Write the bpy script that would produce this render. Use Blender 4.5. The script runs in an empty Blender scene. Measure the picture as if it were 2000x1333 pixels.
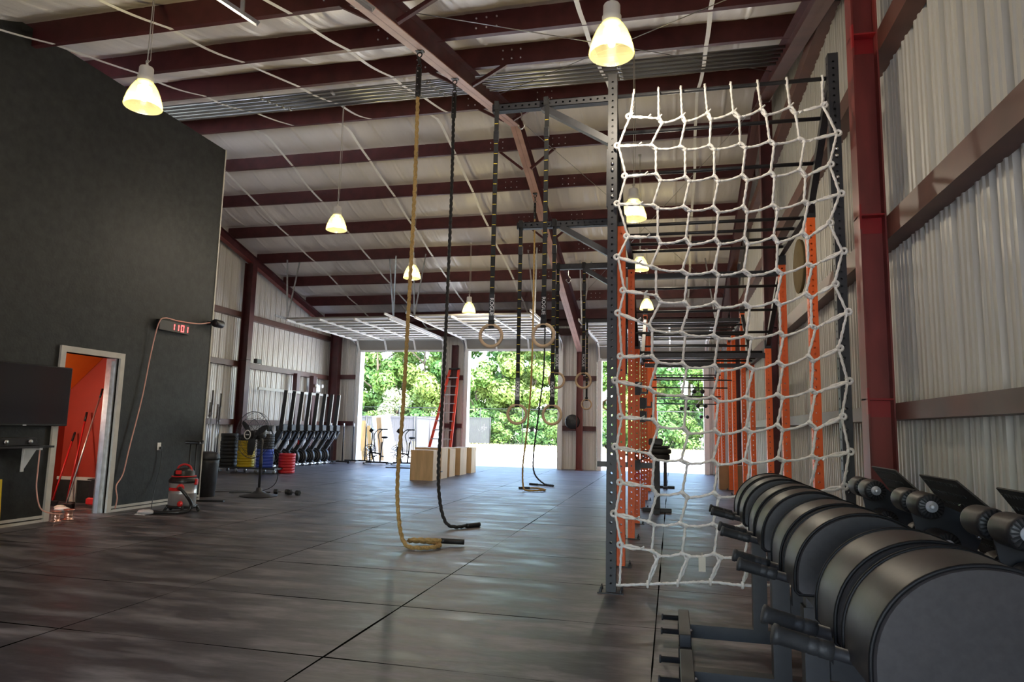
import bpy, math, random
from mathutils import Vector, Matrix, noise
SC = bpy.context.scene
COL = SC.collection
PI = math.pi
rnd = random.Random(7)

# ---------------------------------------------------------------- camera
cam_data = bpy.data.cameras.new('camera')
cam_data.sensor_width = 36.0
cam_data.lens = 23.924
cam_data.clip_start = 0.05
cam_data.clip_end = 500
cam = bpy.data.objects.new('camera', cam_data)
COL.objects.link(cam)
cam.matrix_world = Matrix(((0.97373, 0.006987, 0.2276, 0.0),
                           (0.226584, -0.128893, -0.965425, 0.0),
                           (0.022591, 0.991634, -0.12709, 1.36),
                           (0, 0, 0, 1)))
SC.camera = cam

# ---------------------------------------------------------------- light
world = bpy.data.worlds.new('world')
SC.world = world
world.use_nodes = True
wn = world.node_tree
sky = wn.nodes.new('ShaderNodeTexSky')
sky.sky_type = 'NISHITA'
sky.sun_disc = False
sky.sun_elevation = math.radians(52)
sky.sun_rotation = math.radians(120)
sky.air_density = 1.0
sky.dust_density = 1.5
wn.links.new(sky.outputs[0], wn.nodes['Background'].inputs[0])
wn.nodes['Background'].inputs[1].default_value = 0.52
sd = bpy.data.lights.new('sun', 'SUN')
sd.energy = 4.2
sd.angle = math.radians(0.6)
sd.color = (1.0, 0.95, 0.86)
sun = bpy.data.objects.new('sun', sd)
COL.objects.link(sun)
sun.rotation_euler = (math.radians(25), 0, math.radians(72))
SC.view_settings.view_transform = 'Standard'
SC.view_settings.look = 'None'
SC.view_settings.gamma = 1.0
SC.view_settings.use_curve_mapping = False
SC.view_settings.exposure = 2.4
LAMP_W = 14.0

# ---------------------------------------------------------------- helpers
def tag(o, label=None, cat=None, group=None, kind=None):
    if label: o['label'] = label
    if cat: o['category'] = cat
    if group: o['group'] = group
    if kind: o['kind'] = kind
    return o

def empty(name, loc=(0, 0, 0), rz=0.0, parent=None):
    o = bpy.data.objects.new(name, None)
    o.empty_display_size = 0.1
    COL.objects.link(o)
    o.location = loc
    o.rotation_euler = (0, 0, rz)
    if parent: o.parent = parent
    return o

def kids(o):
    return [c for c in bpy.data.objects if c.parent == o]

def copy_tree(o, parent=None):
    c = o.copy()
    COL.objects.link(c)
    if parent: c.parent = parent
    for ch in kids(o):
        copy_tree(ch, c)
    return c

def catmull(pts, step):
    pts = [Vector(p) for p in pts]
    if len(pts) < 3:
        a, b = pts[0], pts[-1]
        n = max(1, int((b - a).length / step))
        return [a.lerp(b, i / n) for i in range(n + 1)]
    out = []
    P = [pts[0] * 2 - pts[1]] + pts + [pts[-1] * 2 - pts[-2]]
    for i in range(1, len(P) - 2):
        p0, p1, p2, p3 = P[i - 1], P[i], P[i + 1], P[i + 2]
        n = max(1, int((p2 - p1).length / step))
        for k in range(n):
            t = k / n
            out.append(0.5 * ((2 * p1) + (p2 - p0) * t + (2 * p0 - 5 * p1 + 4 * p2 - p3) * t * t + (3 * p1 - p0 - 3 * p2 + p3) * t ** 3))
    out.append(pts[-1].copy())
    return out

class MB:
    def __init__(s):
        s.v, s.f, s.m, s.sm = [], [], [], []
        s.mi = 0
        s.T = None
    def add(s, vs, fs, smooth=False):
        b = len(s.v)
        if s.T is not None:
            vs = [s.T @ Vector(p) for p in vs]
        s.v.extend([tuple(p) for p in vs])
        for f in fs:
            s.f.append([i + b for i in f])
            s.m.append(s.mi)
            s.sm.append(smooth)
        return s
    def box(s, lo, hi, R=None, bev=0.0):
        x0, y0, z0 = lo; x1, y1, z1 = hi
        if bev > 0:
            b = min(bev, (x1 - x0) / 2.01, (y1 - y0) / 2.01, (z1 - z0) / 2.01)
            vs = []
            for z, i in ((z0, b), (z0 + b, 0), (z1 - b, 0), (z1, b)):
                for (x, y, sx, sy) in ((x0, y0, 1, 1), (x1, y0, -1, 1), (x1, y1, -1, -1), (x0, y1, 1, -1)):
                    if sx == sy:
                        vs += [(x + sx * i, y + sy * (i + b), z), (x + sx * (i + b), y + sy * i, z)]
                    else:
                        vs += [(x + sx * (i + b), y + sy * i, z), (x + sx * i, y + sy * (i + b), z)]
            fs = [list(range(7, -1, -1)), list(range(24, 32))]
            for k in range(3):
                for j in range(8):
                    fs.append([k * 8 + j, k * 8 + (j + 1) % 8, k * 8 + 8 + (j + 1) % 8, k * 8 + 8 + j])
        else:
            vs = [(x0, y0, z0), (x1, y0, z0), (x1, y1, z0), (x0, y1, z0), (x0, y0, z1), (x1, y0, z1), (x1, y1, z1), (x0, y1, z1)]
            fs = [(0, 3, 2, 1), (4, 5, 6, 7), (0, 1, 5, 4), (1, 2, 6, 5), (2, 3, 7, 6), (3, 0, 4, 7)]
        if R is not None:
            c = Vector(((x0 + x1) / 2, (y0 + y1) / 2, (z0 + z1) / 2))
            vs = [R @ (Vector(p) - c) + c for p in vs]
        return s.add(vs, fs)
    def bar(s, a, b, w, h, up=(0, 0, 1), bev=0.0):
        """rectangular bar from a to b: w across, h along up"""
        a, b = Vector(a), Vector(b)
        d = (b - a); L = d.length; d.normalize()
        up = Vector(up)
        if abs(d.dot(up)) > 0.98: up = Vector((0, 1, 0)) if abs(d.y) < 0.9 else Vector((1, 0, 0))
        sx = d.cross(up).normalized(); uz = sx.cross(d).normalized()
        M = Matrix(((sx.x, d.x, uz.x, a.x), (sx.y, d.y, uz.y, a.y), (sx.z, d.z, uz.z, a.z), (0, 0, 0, 1)))
        old = s.T
        s.T = M if old is None else old @ M
        s.box((-w / 2, 0, -h / 2), (w / 2, L, h / 2), bev=bev)
        s.T = old
        return s
    def tube(s, path, r, n=8, caps=True, smooth=True, closed=False):
        path = [Vector(p) for p in path]
        N = len(path)
        rr = r if isinstance(r, (list, tuple)) else [r] * N
        t0 = (path[1] - path[0]).normalized()
        ref = Vector((0, 0, 1)) if abs(t0.z) < 0.9 else Vector((1, 0, 0))
        u = t0.cross(ref).normalized()
        vs = []
        for i, p in enumerate(path):
            if closed:
                t = (path[(i + 1) % N] - path[i - 1]).normalized()
            else:
                t = (path[min(i + 1, N - 1)] - path[max(i - 1, 0)])
                t = t.normalized() if t.length > 1e-9 else t0
            u = (u - t * u.dot(t))
            u = u.normalized() if u.length > 1e-6 else t.orthogonal().normalized()
            w = t.cross(u)
            for k in range(n):
                a = 2 * PI * k / n
                vs.append(p + (u * math.cos(a) + w * math.sin(a)) * rr[i])
        fs = []
        for i in range(N if closed else N - 1):
            j = (i + 1) % N
            for k in range(n):
                fs.append((i * n + k, i * n + (k + 1) % n, j * n + (k + 1) % n, j * n + k))
        if caps and not closed:
            fs.append(list(range(n - 1, -1, -1)))
            fs.append([(N - 1) * n + k for k in range(n)])
        return s.add(vs, fs, smooth)
    def rope(s, path, r, pitch, n=9, lobes=3, depth=0.22):
        path = [Vector(p) for p in path]
        N = len(path)
        t0 = (path[1] - path[0]).normalized()
        ref = Vector((0, 1, 0)) if abs(t0.y) < 0.9 else Vector((1, 0, 0))
        u = t0.cross(ref).normalized()
        vs = []; L = 0.0
        for i, p in enumerate(path):
            if i: L += (p - path[i - 1]).length
            t = (path[min(i + 1, N - 1)] - path[max(i - 1, 0)])
            t = t.normalized() if t.length > 1e-9 else t0
            u = (u - t * u.dot(t))
            u = u.normalized() if u.length > 1e-6 else t.orthogonal().normalized()
            w = t.cross(u)
            ph = 2 * PI * L / pitch
            for k in range(n):
                a = 2 * PI * k / n
                q = r * (1 - depth + depth * math.cos(lobes * a - ph))
                vs.append(p + (u * math.cos(a) + w * math.sin(a)) * q)
        fs = []
        for i in range(N - 1):
            for k in range(n):
                fs.append((i * n + k, i * n + (k + 1) % n, (i + 1) * n + (k + 1) % n, (i + 1) * n + k))
        fs.append(list(range(n - 1, -1, -1)))
        fs.append([(N - 1) * n + k for k in range(n)])
        return s.add(vs, fs, True)
    def lathe(s, prof, n=24, c=(0, 0, 0), axis='z', closed=False, smooth=True):
        vs = []
        for (r, h) in prof:
            for k in range(n):
                a = 2 * PI * k / n
                x, y = r * math.cos(a), r * math.sin(a)
                p = (x, y, h) if axis == 'z' else ((h, x, y) if axis == 'x' else (y, h, x))
                vs.append((p[0] + c[0], p[1] + c[1], p[2] + c[2]))
        fs = []
        M = len(prof)
        for i in range(M if closed else M - 1):
            j = (i + 1) % M
            for k in range(n):
                fs.append((i * n + k, i * n + (k + 1) % n, j * n + (k + 1) % n, j * n + k))
        if not closed:
            if prof[0][0] > 1e-6: fs.append(list(range(n - 1, -1, -1)))
            if prof[-1][0] > 1e-6: fs.append([(M - 1) * n + k for k in range(n)])
        return s.add(vs, fs, smooth)
    def cyl(s, a, b, r, n=12, smooth=True):
        return s.tube([a, b], r, n, True, smooth)
    def torus(s, c, R, r, axis='y', n=32, m=8, rot=None):
        vs = []
        for i in range(n):
            a = 2 * PI * i / n
            for k in range(m):
                b = 2 * PI * k / m
                q = R + r * math.cos(b); h = r * math.sin(b)
                x, y = q * math.cos(a), q * math.sin(a)
                p = Vector((x, y, h) if axis == 'z' else ((h, x, y) if axis == 'x' else (x, h, y)))
                if rot is not None: p = rot @ p
                vs.append(p + Vector(c))
        fs = [(i * m + k, i * m + (k + 1) % m, ((i + 1) % n) * m + (k + 1) % m, ((i + 1) % n) * m + k) for i in range(n) for k in range(m)]
        return s.add(vs, fs, True)
    def sphere(s, c, r, n=10, m=6, sc=(1, 1, 1)):
        vs = [(c[0], c[1], c[2] - r * sc[2])]
        for i in range(1, m):
            a = -PI / 2 + PI * i / m
            for k in range(n):
                b = 2 * PI * k / n
                vs.append((c[0] + r * sc[0] * math.cos(a) * math.cos(b), c[1] + r * sc[1] * math.cos(a) * math.sin(b), c[2] + r * sc[2] * math.sin(a)))
        vs.append((c[0], c[1], c[2] + r * sc[2]))
        fs = [(0, 1 + (k + 1) % n, 1 + k) for k in range(n)]
        for i in range(m - 2):
            for k in range(n):
                fs.append((1 + i * n + k, 1 + i * n + (k + 1) % n, 1 + (i + 1) * n + (k + 1) % n, 1 + (i + 1) * n + k))
        T = len(vs) - 1
        fs += [(T, 1 + (m - 2) * n + k, 1 + (m - 2) * n + (k + 1) % n) for k in range(n)]
        return s.add(vs, fs, True)
    def prism(s, poly, axis, a, b, smooth=False):
        """poly: 2d points; axis 'x': (y,z), 'y': (x,z), 'z': (x,y)"""
        def P(q, h):
            return (h, q[0], q[1]) if axis == 'x' else ((q[0], h, q[1]) if axis == 'y' else (q[0], q[1], h))
        n = len(poly)
        vs = [P(q, a) for q in poly] + [P(q, b) for q in poly]
        fs = [list(range(n - 1, -1, -1)), [n + k for k in range(n)]]
        s.add(vs, fs)
        return s.add(vs, [(k, (k + 1) % n, n + (k + 1) % n, n + k) for k in range(n)], smooth)
    def build(s, name, mats, parent=None, loc=None):
        me = bpy.data.meshes.new(name)
        me.from_pydata(s.v, [], s.f)
        if not isinstance(mats, (list, tuple)): mats = [mats]
        for m in mats: me.materials.append(m)
        if len(mats) > 1: me.polygons.foreach_set('material_index', s.m)
        me.polygons.foreach_set('use_smooth', s.sm)
        me.update()
        o = bpy.data.objects.new(name, me)
        COL.objects.link(o)
        if parent: o.parent = parent
        if loc: o.location = loc
        return o

# ---------------------------------------------------------------- materials
def mat(name, col, rough=0.5, metal=0.0, var=0.0, scale=8.0, bump=0.0, bscale=40.0, spec=0.5, col2=None, stretch=(1, 1, 1), coat=0.0):
    m = bpy.data.materials.new(name)
    m.use_nodes = True
    nt = m.node_tree; N = nt.nodes; L = nt.links
    b = N['Principled BSDF']
    b.inputs['Roughness'].default_value = rough
    b.inputs['Metallic'].default_value = metal
    b.inputs['Specular IOR Level'].default_value = spec
    b.inputs['Coat Weight'].default_value = coat
    b.inputs['Base Color'].default_value = (*col, 1)
    tc = N.new('ShaderNodeTexCoord')
    mp = N.new('ShaderNodeMapping'); mp.inputs['Scale'].default_value = stretch
    L.new(tc.outputs['Object'], mp.inputs[0])
    if var > 0 or col2:
        nz = N.new('ShaderNodeTexNoise'); nz.inputs['Scale'].default_value = scale; nz.inputs['Detail'].default_value = 6
        L.new(mp.outputs[0], nz.inputs['Vector'])
        mx = N.new('ShaderNodeMix'); mx.data_type = 'RGBA'
        c2 = col2 or tuple(c * (1 - var) for c in col)
        mx.inputs[6].default_value = (*c2, 1); mx.inputs[7].default_value = (*[min(1, c * (1 + (0 if col2 else var))) for c in col], 1)
        mr = N.new('ShaderNodeMapRange'); mr.inputs[1].default_value = 0.3; mr.inputs[2].default_value = 0.7
        L.new(nz.outputs[0], mr.inputs[0]); L.new(mr.outputs[0], mx.inputs[0])
        L.new(mx.outputs[2], b.inputs['Base Color'])
    if bump > 0:
        bz = N.new('ShaderNodeTexNoise'); bz.inputs['Scale'].default_value = bscale; bz.inputs['Detail'].default_value = 4
        L.new(mp.outputs[0], bz.inputs['Vector'])
        bp = N.new('ShaderNodeBump'); bp.inputs['Strength'].default_value = bump; bp.inputs['Distance'].default_value = 0.02
        L.new(bz.outputs[0], bp.inputs['Height']); L.new(bp.outputs[0], b.inputs['Normal'])
    return m

def emit(name, col, strength):
    m = bpy.data.materials.new(name); m.use_nodes = True
    b = m.node_tree.nodes['Principled BSDF']
    b.inputs['Base Color'].default_value = (*col, 1)
    b.inputs['Emission Color'].default_value = (*col, 1)
    b.inputs['Emission Strength'].default_value = strength
    return m

M = {}
M['maroon'] = mat('maroon_primer', (0.078, 0.016, 0.018), 0.45, var=0.25, scale=5)
M['redox'] = mat('red_oxide', (0.20, 0.035, 0.03), 0.45, var=0.35, scale=4, stretch=(1, 1, .3))
M['girt'] = mat('girt_red_brown', (0.10, 0.038, 0.027), 0.45, var=0.25, scale=3)
M['freshred'] = mat('fresh_red_paint', (0.30, 0.014, 0.016), 0.4)
M['pinkflange'] = mat('rafter_flange_primer', (0.46, 0.27, 0.22), 0.5, var=0.15, scale=3)
M['panel'] = mat('painted_steel_panel', (0.76, 0.735, 0.69), 0.40, var=0.02, scale=1.0)
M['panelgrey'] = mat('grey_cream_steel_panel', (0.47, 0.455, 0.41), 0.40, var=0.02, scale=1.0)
M['insul'] = mat('vinyl_insulation', (0.74, 0.70, 0.69), 0.34, var=0.05, scale=1.2, bump=0.35, bscale=6.0, stretch=(2.5, .6, 1))
M['white'] = mat('white_paint', (0.84, 0.82, 0.79), 0.4, var=0.04)
M['trimpale'] = mat('pale_trim', (0.55, 0.52, 0.46), 0.45, var=0.1, scale=6)
M['doorw'] = mat('garage_door_white', (0.82, 0.80, 0.75), 0.4, var=0.04, scale=3)
M['doorback'] = mat('garage_door_beige_shaded', (0.27, 0.25, 0.215), 0.6, var=0.04, scale=3)  # beige back, darkened so the shade between rails is in the colour
M['galv'] = mat('galvanised', (0.55, 0.56, 0.57), 0.35, metal=0.85, var=0.15, scale=12)
M['alu'] = mat('aluminium', (0.75, 0.75, 0.76), 0.35, metal=0.8, var=0.05)
M['conduit'] = mat('conduit', (0.34, 0.35, 0.36), 0.30, metal=0.9)
M['drumsteel'] = mat('drum_steel', (0.62, 0.61, 0.60), 0.30, metal=0.75)
M['steel'] = mat('steel', (0.42, 0.42, 0.42), 0.28, metal=1.0, var=0.1, scale=30)
M['chrome'] = mat('chrome', (0.8, 0.8, 0.82), 0.15, metal=1.0)
M['blacksteel'] = mat('black_powder_coat', (0.022, 0.022, 0.025), 0.45, var=0.2, scale=30, bump=0.05, bscale=300)
M['greysteel'] = mat('charcoal_powder_coat', (0.024, 0.024, 0.028), 0.5, var=0.15, scale=20)
M['orange'] = mat('orange_powder_coat', (0.95, 0.145, 0.018), 0.45, var=0.08, scale=6)
M['rubber'] = mat('black_rubber', (0.018, 0.018, 0.019), 0.6, var=0.3, scale=25, bump=0.1, bscale=120)
M['vinyl'] = mat('black_vinyl', (0.026, 0.023, 0.024), 0.42, var=0.2, scale=60, bump=0.03, bscale=500, spec=0.45)
M['plastic'] = mat('black_plastic', (0.015, 0.015, 0.016), 0.35)
M['piping'] = mat('vinyl_piping', (0.005, 0.005, 0.006), 0.55, spec=0.25)
M['webbing'] = mat('black_webbing', (0.016, 0.016, 0.017), 0.8, bump=0.3, bscale=200)
M['yellow'] = mat('yellow_mark', (0.75, 0.55, 0.05), 0.6)
M['wood'] = mat('birch_wood', (0.60, 0.42, 0.25), 0.5, var=0.15, scale=5, stretch=(1, 1, 4))
M['ply'] = mat('plywood', (0.60, 0.40, 0.21), 0.55, var=0.14, scale=4, stretch=(3, 3, .5))
M['lumber'] = mat('lumber', (0.62, 0.38, 0.14), 0.6, var=0.2, scale=5, stretch=(3, 3, .3))
M['manila'] = mat('manila_rope', (0.46, 0.30, 0.11), 0.85, var=0.25, scale=60, bump=0.3, bscale=300)
M['blackrope'] = mat('black_rope', (0.018, 0.018, 0.019), 0.7, var=0.3, scale=60)
M['whiterope'] = mat('white_rope', (0.86, 0.83, 0.79), 0.7, var=0.08, scale=80, bump=0.3, bscale=400)
M['boot'] = mat('rope_boot', (0.012, 0.012, 0.013), 0.4, var=0.5, scale=80)
M['paper'] = mat('paper', (0.72, 0.66, 0.55), 0.8)
M['red'] = mat('red_plastic', (0.62, 0.02, 0.02), 0.35, var=0.05)
M['yellowrub'] = mat('yellow_rubber', (0.62, 0.42, 0.01), 0.5, var=0.08, scale=15)
M['bluerub'] = mat('blue_rubber', (0.03, 0.07, 0.42), 0.5, var=0.08, scale=15)
M['redrub'] = mat('red_rubber', (0.55, 0.015, 0.02), 0.5, var=0.08, scale=15)
M['copper'] = mat('pink_cord', (0.80, 0.42, 0.33), 0.4)
M['coppercan'] = mat('copper_metal', (0.85, 0.50, 0.40), 0.28, metal=0.9)
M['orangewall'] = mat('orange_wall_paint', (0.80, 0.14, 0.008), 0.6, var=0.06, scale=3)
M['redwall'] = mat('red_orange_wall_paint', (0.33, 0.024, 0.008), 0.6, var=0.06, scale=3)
M['ladderred'] = mat('orange_fibreglass', (0.85, 0.07, 0.03), 0.45)
M['fence'] = mat('grey_fence_slats', (0.055, 0.054, 0.056), 0.7, var=0.10, scale=6, stretch=(6, 6, .4))
M['fencepost'] = mat('dark_fence_post', (0.014, 0.014, 0.016), 0.6)
M['bark'] = mat('bark', (0.10, 0.075, 0.05), 0.9, var=0.4, scale=10, stretch=(2, 2, .4))
M['grass'] = mat('grass', (0.30, 0.32, 0.10), 0.9, col2=(0.42, 0.38, 0.20), scale=0.7)
M['concrete'] = mat('concrete', (0.62, 0.60, 0.57), 0.85, var=0.06, scale=0.8)
M['screen'] = mat('tv_glass', (0.012, 0.010, 0.014), 0.12, spec=0.6)
M['led'] = emit('red_led', (1.0, 0.03, 0.03), 3.0)
M['tan'] = mat('tan_disc', (0.16, 0.12, 0.065), 0.95, var=0.1, spec=0.05)
M['silverplastic'] = mat('silver_plastic', (0.62, 0.62, 0.66), 0.35, metal=0.2)
M['brownbox'] = mat('brown_plywood', (0.34, 0.20, 0.10), 0.6, var=0.12, scale=4)

def leafmat(name, c1, c2, tl=0.22):
    m = bpy.data.materials.new(name); m.use_nodes = True
    nt = m.node_tree; N = nt.nodes; L = nt.links
    b = N['Principled BSDF']; b.inputs['Roughness'].default_value = 0.55
    oi = N.new('ShaderNodeObjectInfo'); gm = N.new('ShaderNodeNewGeometry')
    mx = N.new('ShaderNodeMix'); mx.data_type = 'RGBA'
    mx.inputs[6].default_value = (*c1, 1); mx.inputs[7].default_value = (*c2, 1)
    L.new(gm.outputs['Random Per Island'], mx.inputs[0])
    L.new(mx.outputs[2], b.inputs['Base Color'])
    t = N.new('ShaderNodeBsdfTranslucent'); L.new(mx.outputs[2], t.inputs[0])
    ms = N.new('ShaderNodeMixShader'); ms.inputs[0].default_value = tl
    L.new(b.outputs[0], ms.inputs[1]); L.new(t.outputs[0], ms.inputs[2])
    L.new(ms.outputs[0], N['Material Output'].inputs[0])
    return m
M['leafA'] = leafmat('leaves_mid_green', (0.075, 0.165, 0.026), (0.18, 0.29, 0.065))
M['leafB'] = leafmat('leaves_dark_green', (0.05, 0.145, 0.028), (0.13, 0.26, 0.06))
M['leafC'] = leafmat('leaves_yellow_green', (0.14, 0.215, 0.038), (0.26, 0.34, 0.085))
M['leafD'] = leafmat('leaves_pale', (0.24, 0.30, 0.15), (0.38, 0.42, 0.25))

def shade_mat():
    m = bpy.data.materials.new('acrylic_shade'); m.use_nodes = True
    nt = m.node_tree; N = nt.nodes; L = nt.links
    N.remove(N['Principled BSDF'])
    tr = N.new('ShaderNodeBsdfTransparent'); tr.inputs[0].default_value = (0.93, 0.90, 0.66, 1)
    tl = N.new('ShaderNodeBsdfTranslucent'); tl.inputs[0].default_value = (0.55, 0.50, 0.26, 1)
    df = N.new('ShaderNodeBsdfDiffuse'); df.inputs[0].default_value = (0.60, 0.56, 0.34, 1)
    gl = N.new('ShaderNodeBsdfGlossy'); gl.inputs['Roughness'].default_value = 0.15
    a = N.new('ShaderNodeMixShader'); a.inputs[0].default_value = 0.15
    b = N.new('ShaderNodeMixShader'); b.inputs[0].default_value = 0.76
    c = N.new('ShaderNodeMixShader'); c.inputs[0].default_value = 0.05
    L.new(tl.outputs[0], a.inputs[1]); L.new(df.outputs[0], a.inputs[2])
    L.new(a.outputs[0], b.inputs[1]); L.new(tr.outputs[0], b.inputs[2])
    L.new(b.outputs[0], c.inputs[1]); L.new(gl.outputs[0], c.inputs[2])
    L.new(c.outputs[0], N['Material Output'].inputs[0])
    return m
M['shade'] = shade_mat()
M['bulb'] = emit('lamp_bulb', (1.0, 0.94, 0.80), 1.3)

def floor_mat():
    m = mat('rubber_floor', (0.040, 0.040, 0.043), 0.42, spec=0.5)
    nt = m.node_tree; N = nt.nodes; L = nt.links
    b = N['Principled BSDF']
    tc = N.new('ShaderNodeTexCoord'); sp = N.new('ShaderNodeSeparateXYZ')
    L.new(tc.outputs['Object'], sp.inputs[0])
    sn = N.new('ShaderNodeTexNoise'); sn.inputs['Scale'].default_value = 0.55; sn.inputs['Detail'].default_value = 3; L.new(tc.outputs['Object'], sn.inputs['Vector'])
    def seam(out, off, per, w):
        wr = N.new('ShaderNodeMapRange'); wr.inputs[1].default_value = 0.40; wr.inputs[2].default_value = 0.62; wr.inputs[3].default_value = w * 0.15; wr.inputs[4].default_value = w * 1.15
        L.new(sn.outputs[0], wr.inputs[0])
        a = N.new('ShaderNodeMath'); a.operation = 'SUBTRACT'; a.inputs[1].default_value = off
        L.new(out, a.inputs[0])
        d = N.new('ShaderNodeMath'); d.operation = 'PINGPONG'; d.inputs[1].default_value = per / 2
        L.new(a.outputs[0], d.inputs[0])
        c = N.new('ShaderNodeMath'); c.operation = 'LESS_THAN'; L.new(wr.outputs[0], c.inputs[1])
        L.new(d.outputs[0], c.inputs[0])
        return c.outputs[0]
    s1 = seam(sp.outputs[0], -2.005, 1.885, 0.009)
    s2 = seam(sp.outputs[1], 3.85, 1.205, 0.010)
    mxs = N.new('ShaderNodeMath'); mxs.operation = 'MAXIMUM'
    L.new(s1, mxs.inputs[0]); L.new(s2, mxs.inputs[1])
    # each mat its own faint tone
    fx = N.new('ShaderNodeVectorMath'); fx.operation = 'ADD'; fx.inputs[1].default_value = (2.005, -3.85, 0)
    fd = N.new('ShaderNodeVectorMath'); fd.operation = 'DIVIDE'; fd.inputs[1].default_value = (1.885, 1.205, 1)
    ff = N.new('ShaderNodeVectorMath'); ff.operation = 'FLOOR'
    L.new(tc.outputs['Object'], fx.inputs[0]); L.new(fx.outputs[0], fd.inputs[0]); L.new(fd.outputs[0], ff.inputs[0])
    wn_ = N.new('ShaderNodeTexWhiteNoise'); wn_.noise_dimensions = '2D'; L.new(ff.outputs[0], wn_.inputs['Vector'])
    n1 = N.new('ShaderNodeTexNoise'); n1.inputs['Scale'].default_value = 1.6; n1.inputs['Detail'].default_value = 8; n1.inputs['Roughness'].default_value = 0.65
    mp = N.new('ShaderNodeMapping'); mp.inputs['Scale'].default_value = (0.8, 2.6, 1); L.new(tc.outputs['Object'], mp.inputs[0])
    L.new(mp.outputs[0], n1.inputs['Vector'])
    r1 = N.new('ShaderNodeMapRange'); r1.inputs[1].default_value = 0.46; r1.inputs[2].default_value = 0.72
    L.new(n1.outputs[0], r1.inputs[0])
    mx = N.new('ShaderNodeMix'); mx.data_type = 'RGBA'
    mx.inputs[6].default_value = (0.046, 0.040, 0.047, 1); mx.inputs[7].default_value = (0.27, 0.24, 0.25, 1)
    L.new(r1.outputs[0], mx.inputs[0])
    tone = N.new('ShaderNodeMapRange'); tone.inputs[3].default_value = 0.78; tone.inputs[4].default_value = 1.25
    L.new(wn_.outputs['Value'], tone.inputs[0])
    ml = N.new('ShaderNodeMix'); ml.data_type = 'RGBA'; ml.blend_type = 'MULTIPLY'; ml.inputs[0].default_value = 1.0
    L.new(mx.outputs[2], ml.inputs[6]); L.new(tone.outputs[0], ml.inputs[7])
    m2 = N.new('ShaderNodeMix'); m2.data_type = 'RGBA'; m2.inputs[7].default_value = (0.004, 0.004, 0.004, 1)
    L.new(mxs.outputs[0], m2.inputs[0]); L.new(ml.outputs[2], m2.inputs[6])
    L.new(m2.outputs[2], b.inputs['Base Color'])
    sq = N.new('ShaderNodeMapRange'); sq.inputs[3].default_value = 0.5; sq.inputs[4].default_value = 0.0
    L.new(mxs.outputs[0], sq.inputs[0]); L.new(sq.outputs[0], b.inputs['Specular IOR Level'])
    rr = N.new('ShaderNodeMapRange'); rr.inputs[1].default_value = 0.3; rr.inputs[2].default_value = 0.7; rr.inputs[3].default_value = 0.30; rr.inputs[4].default_value = 0.60
    L.new(n1.outputs[0], rr.inputs[0]); L.new(rr.outputs[0], b.inputs['Roughness'])
    bz = N.new('ShaderNodeTexNoise'); bz.inputs['Scale'].default_value = 3; bz.inputs['Detail'].default_value = 5
    L.new(mp.outputs[0], bz.inputs['Vector'])
    bp = N.new('ShaderNodeBump'); bp.inputs['Strength'].default_value = 0.25; bp.inputs['Distance'].default_value = 0.02
    L.new(bz.outputs[0], bp.inputs['Height']); L.new(bp.outputs[0], b.inputs['Normal'])
    return m
M['floor'] = floor_mat()
M['blackwall'] = mat('black_osb_wall', (0.019, 0.020, 0.019), 0.55, var=0.35, scale=9, bump=0.12, bscale=30, spec=0.35)

# ================================================================ SETTING
YR, ZR, SL = 12.8, 7.75, 0.26          # ridge line and roof slope (underside of the roof beams)
XL, XR, YB, YF = -12.75, 1.95, 23.6, -3.0
def zroof(y): return ZR - SL * abs(y - YR)

def struct(o, label, cat, group=None):
    return tag(o, label, cat, group, 'structure')

b = MB(); b.box((XL - .3, YF - .5, -0.25), (XR + .3, YB + .1, 0.0))
struct(b.build('floor', M['floor']), 'black rubber mat gym floor with thin seams', 'floor')
b = MB(); b.box((-70, YB + .1, -0.3), (50, 41, -0.02))
struct(b.build('outside_ground', M['concrete']), 'sunlit pale concrete yard outside the open doorways', 'ground')
b = MB(); b.box((-70, 41, -0.3), (50, 110, -0.03))
struct(b.build('lawn', M['grass']), 'strip of dry lawn between the yard and the black mesh fence', 'lawn')
b = MB(); b.box((-70, -60, -0.3), (50, YF - .5, -0.02))
struct(b.build('outside_ground', M['concrete']), 'concrete apron in front of the building', 'ground')

PROF = [(0, 0), (.018, .034), (.082, .034), (.10, 0), (.148, 0), (.160, -.012), (.182, -.012), (.194, 0), (.238, 0), (.250, -.012), (.272, -.012), (.284, 0)]
def corr(a0, a1, zb, zt, mapf):
    """corrugated sheet from a0 to a1 along its run; zb, zt heights (functions); mapf(s, d, z) -> point"""
    pts = []
    k = math.floor(a0 / .3048)
    while k * .3048 < a1:
        for (s, d) in PROF:
            q = k * .3048 + s
            if a0 <= q <= a1: pts.append((q, d))
        k += 1
    pts = [(a0, 0)] + pts + [(a1, 0)]
    vs = []
    for (q, d) in pts:
        vs.append(mapf(q, d, zb(q))); vs.append(mapf(q, d, zt(q)))
    for (q, d) in pts:
        vs.append(mapf(q, d + .05, zb(q))); vs.append(mapf(q, d + .05, zt(q)))
    n = len(pts)
    fs = [(2 * i, 2 * i + 2, 2 * i + 3, 2 * i + 1) for i in range(n - 1)]
    o = 2 * n
    fs += [(o + 2 * i, o + 2 * i + 1, o + 2 * i + 3, o + 2 * i + 2) for i in range(n - 1)]
    return MB().add(vs, fs)

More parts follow.
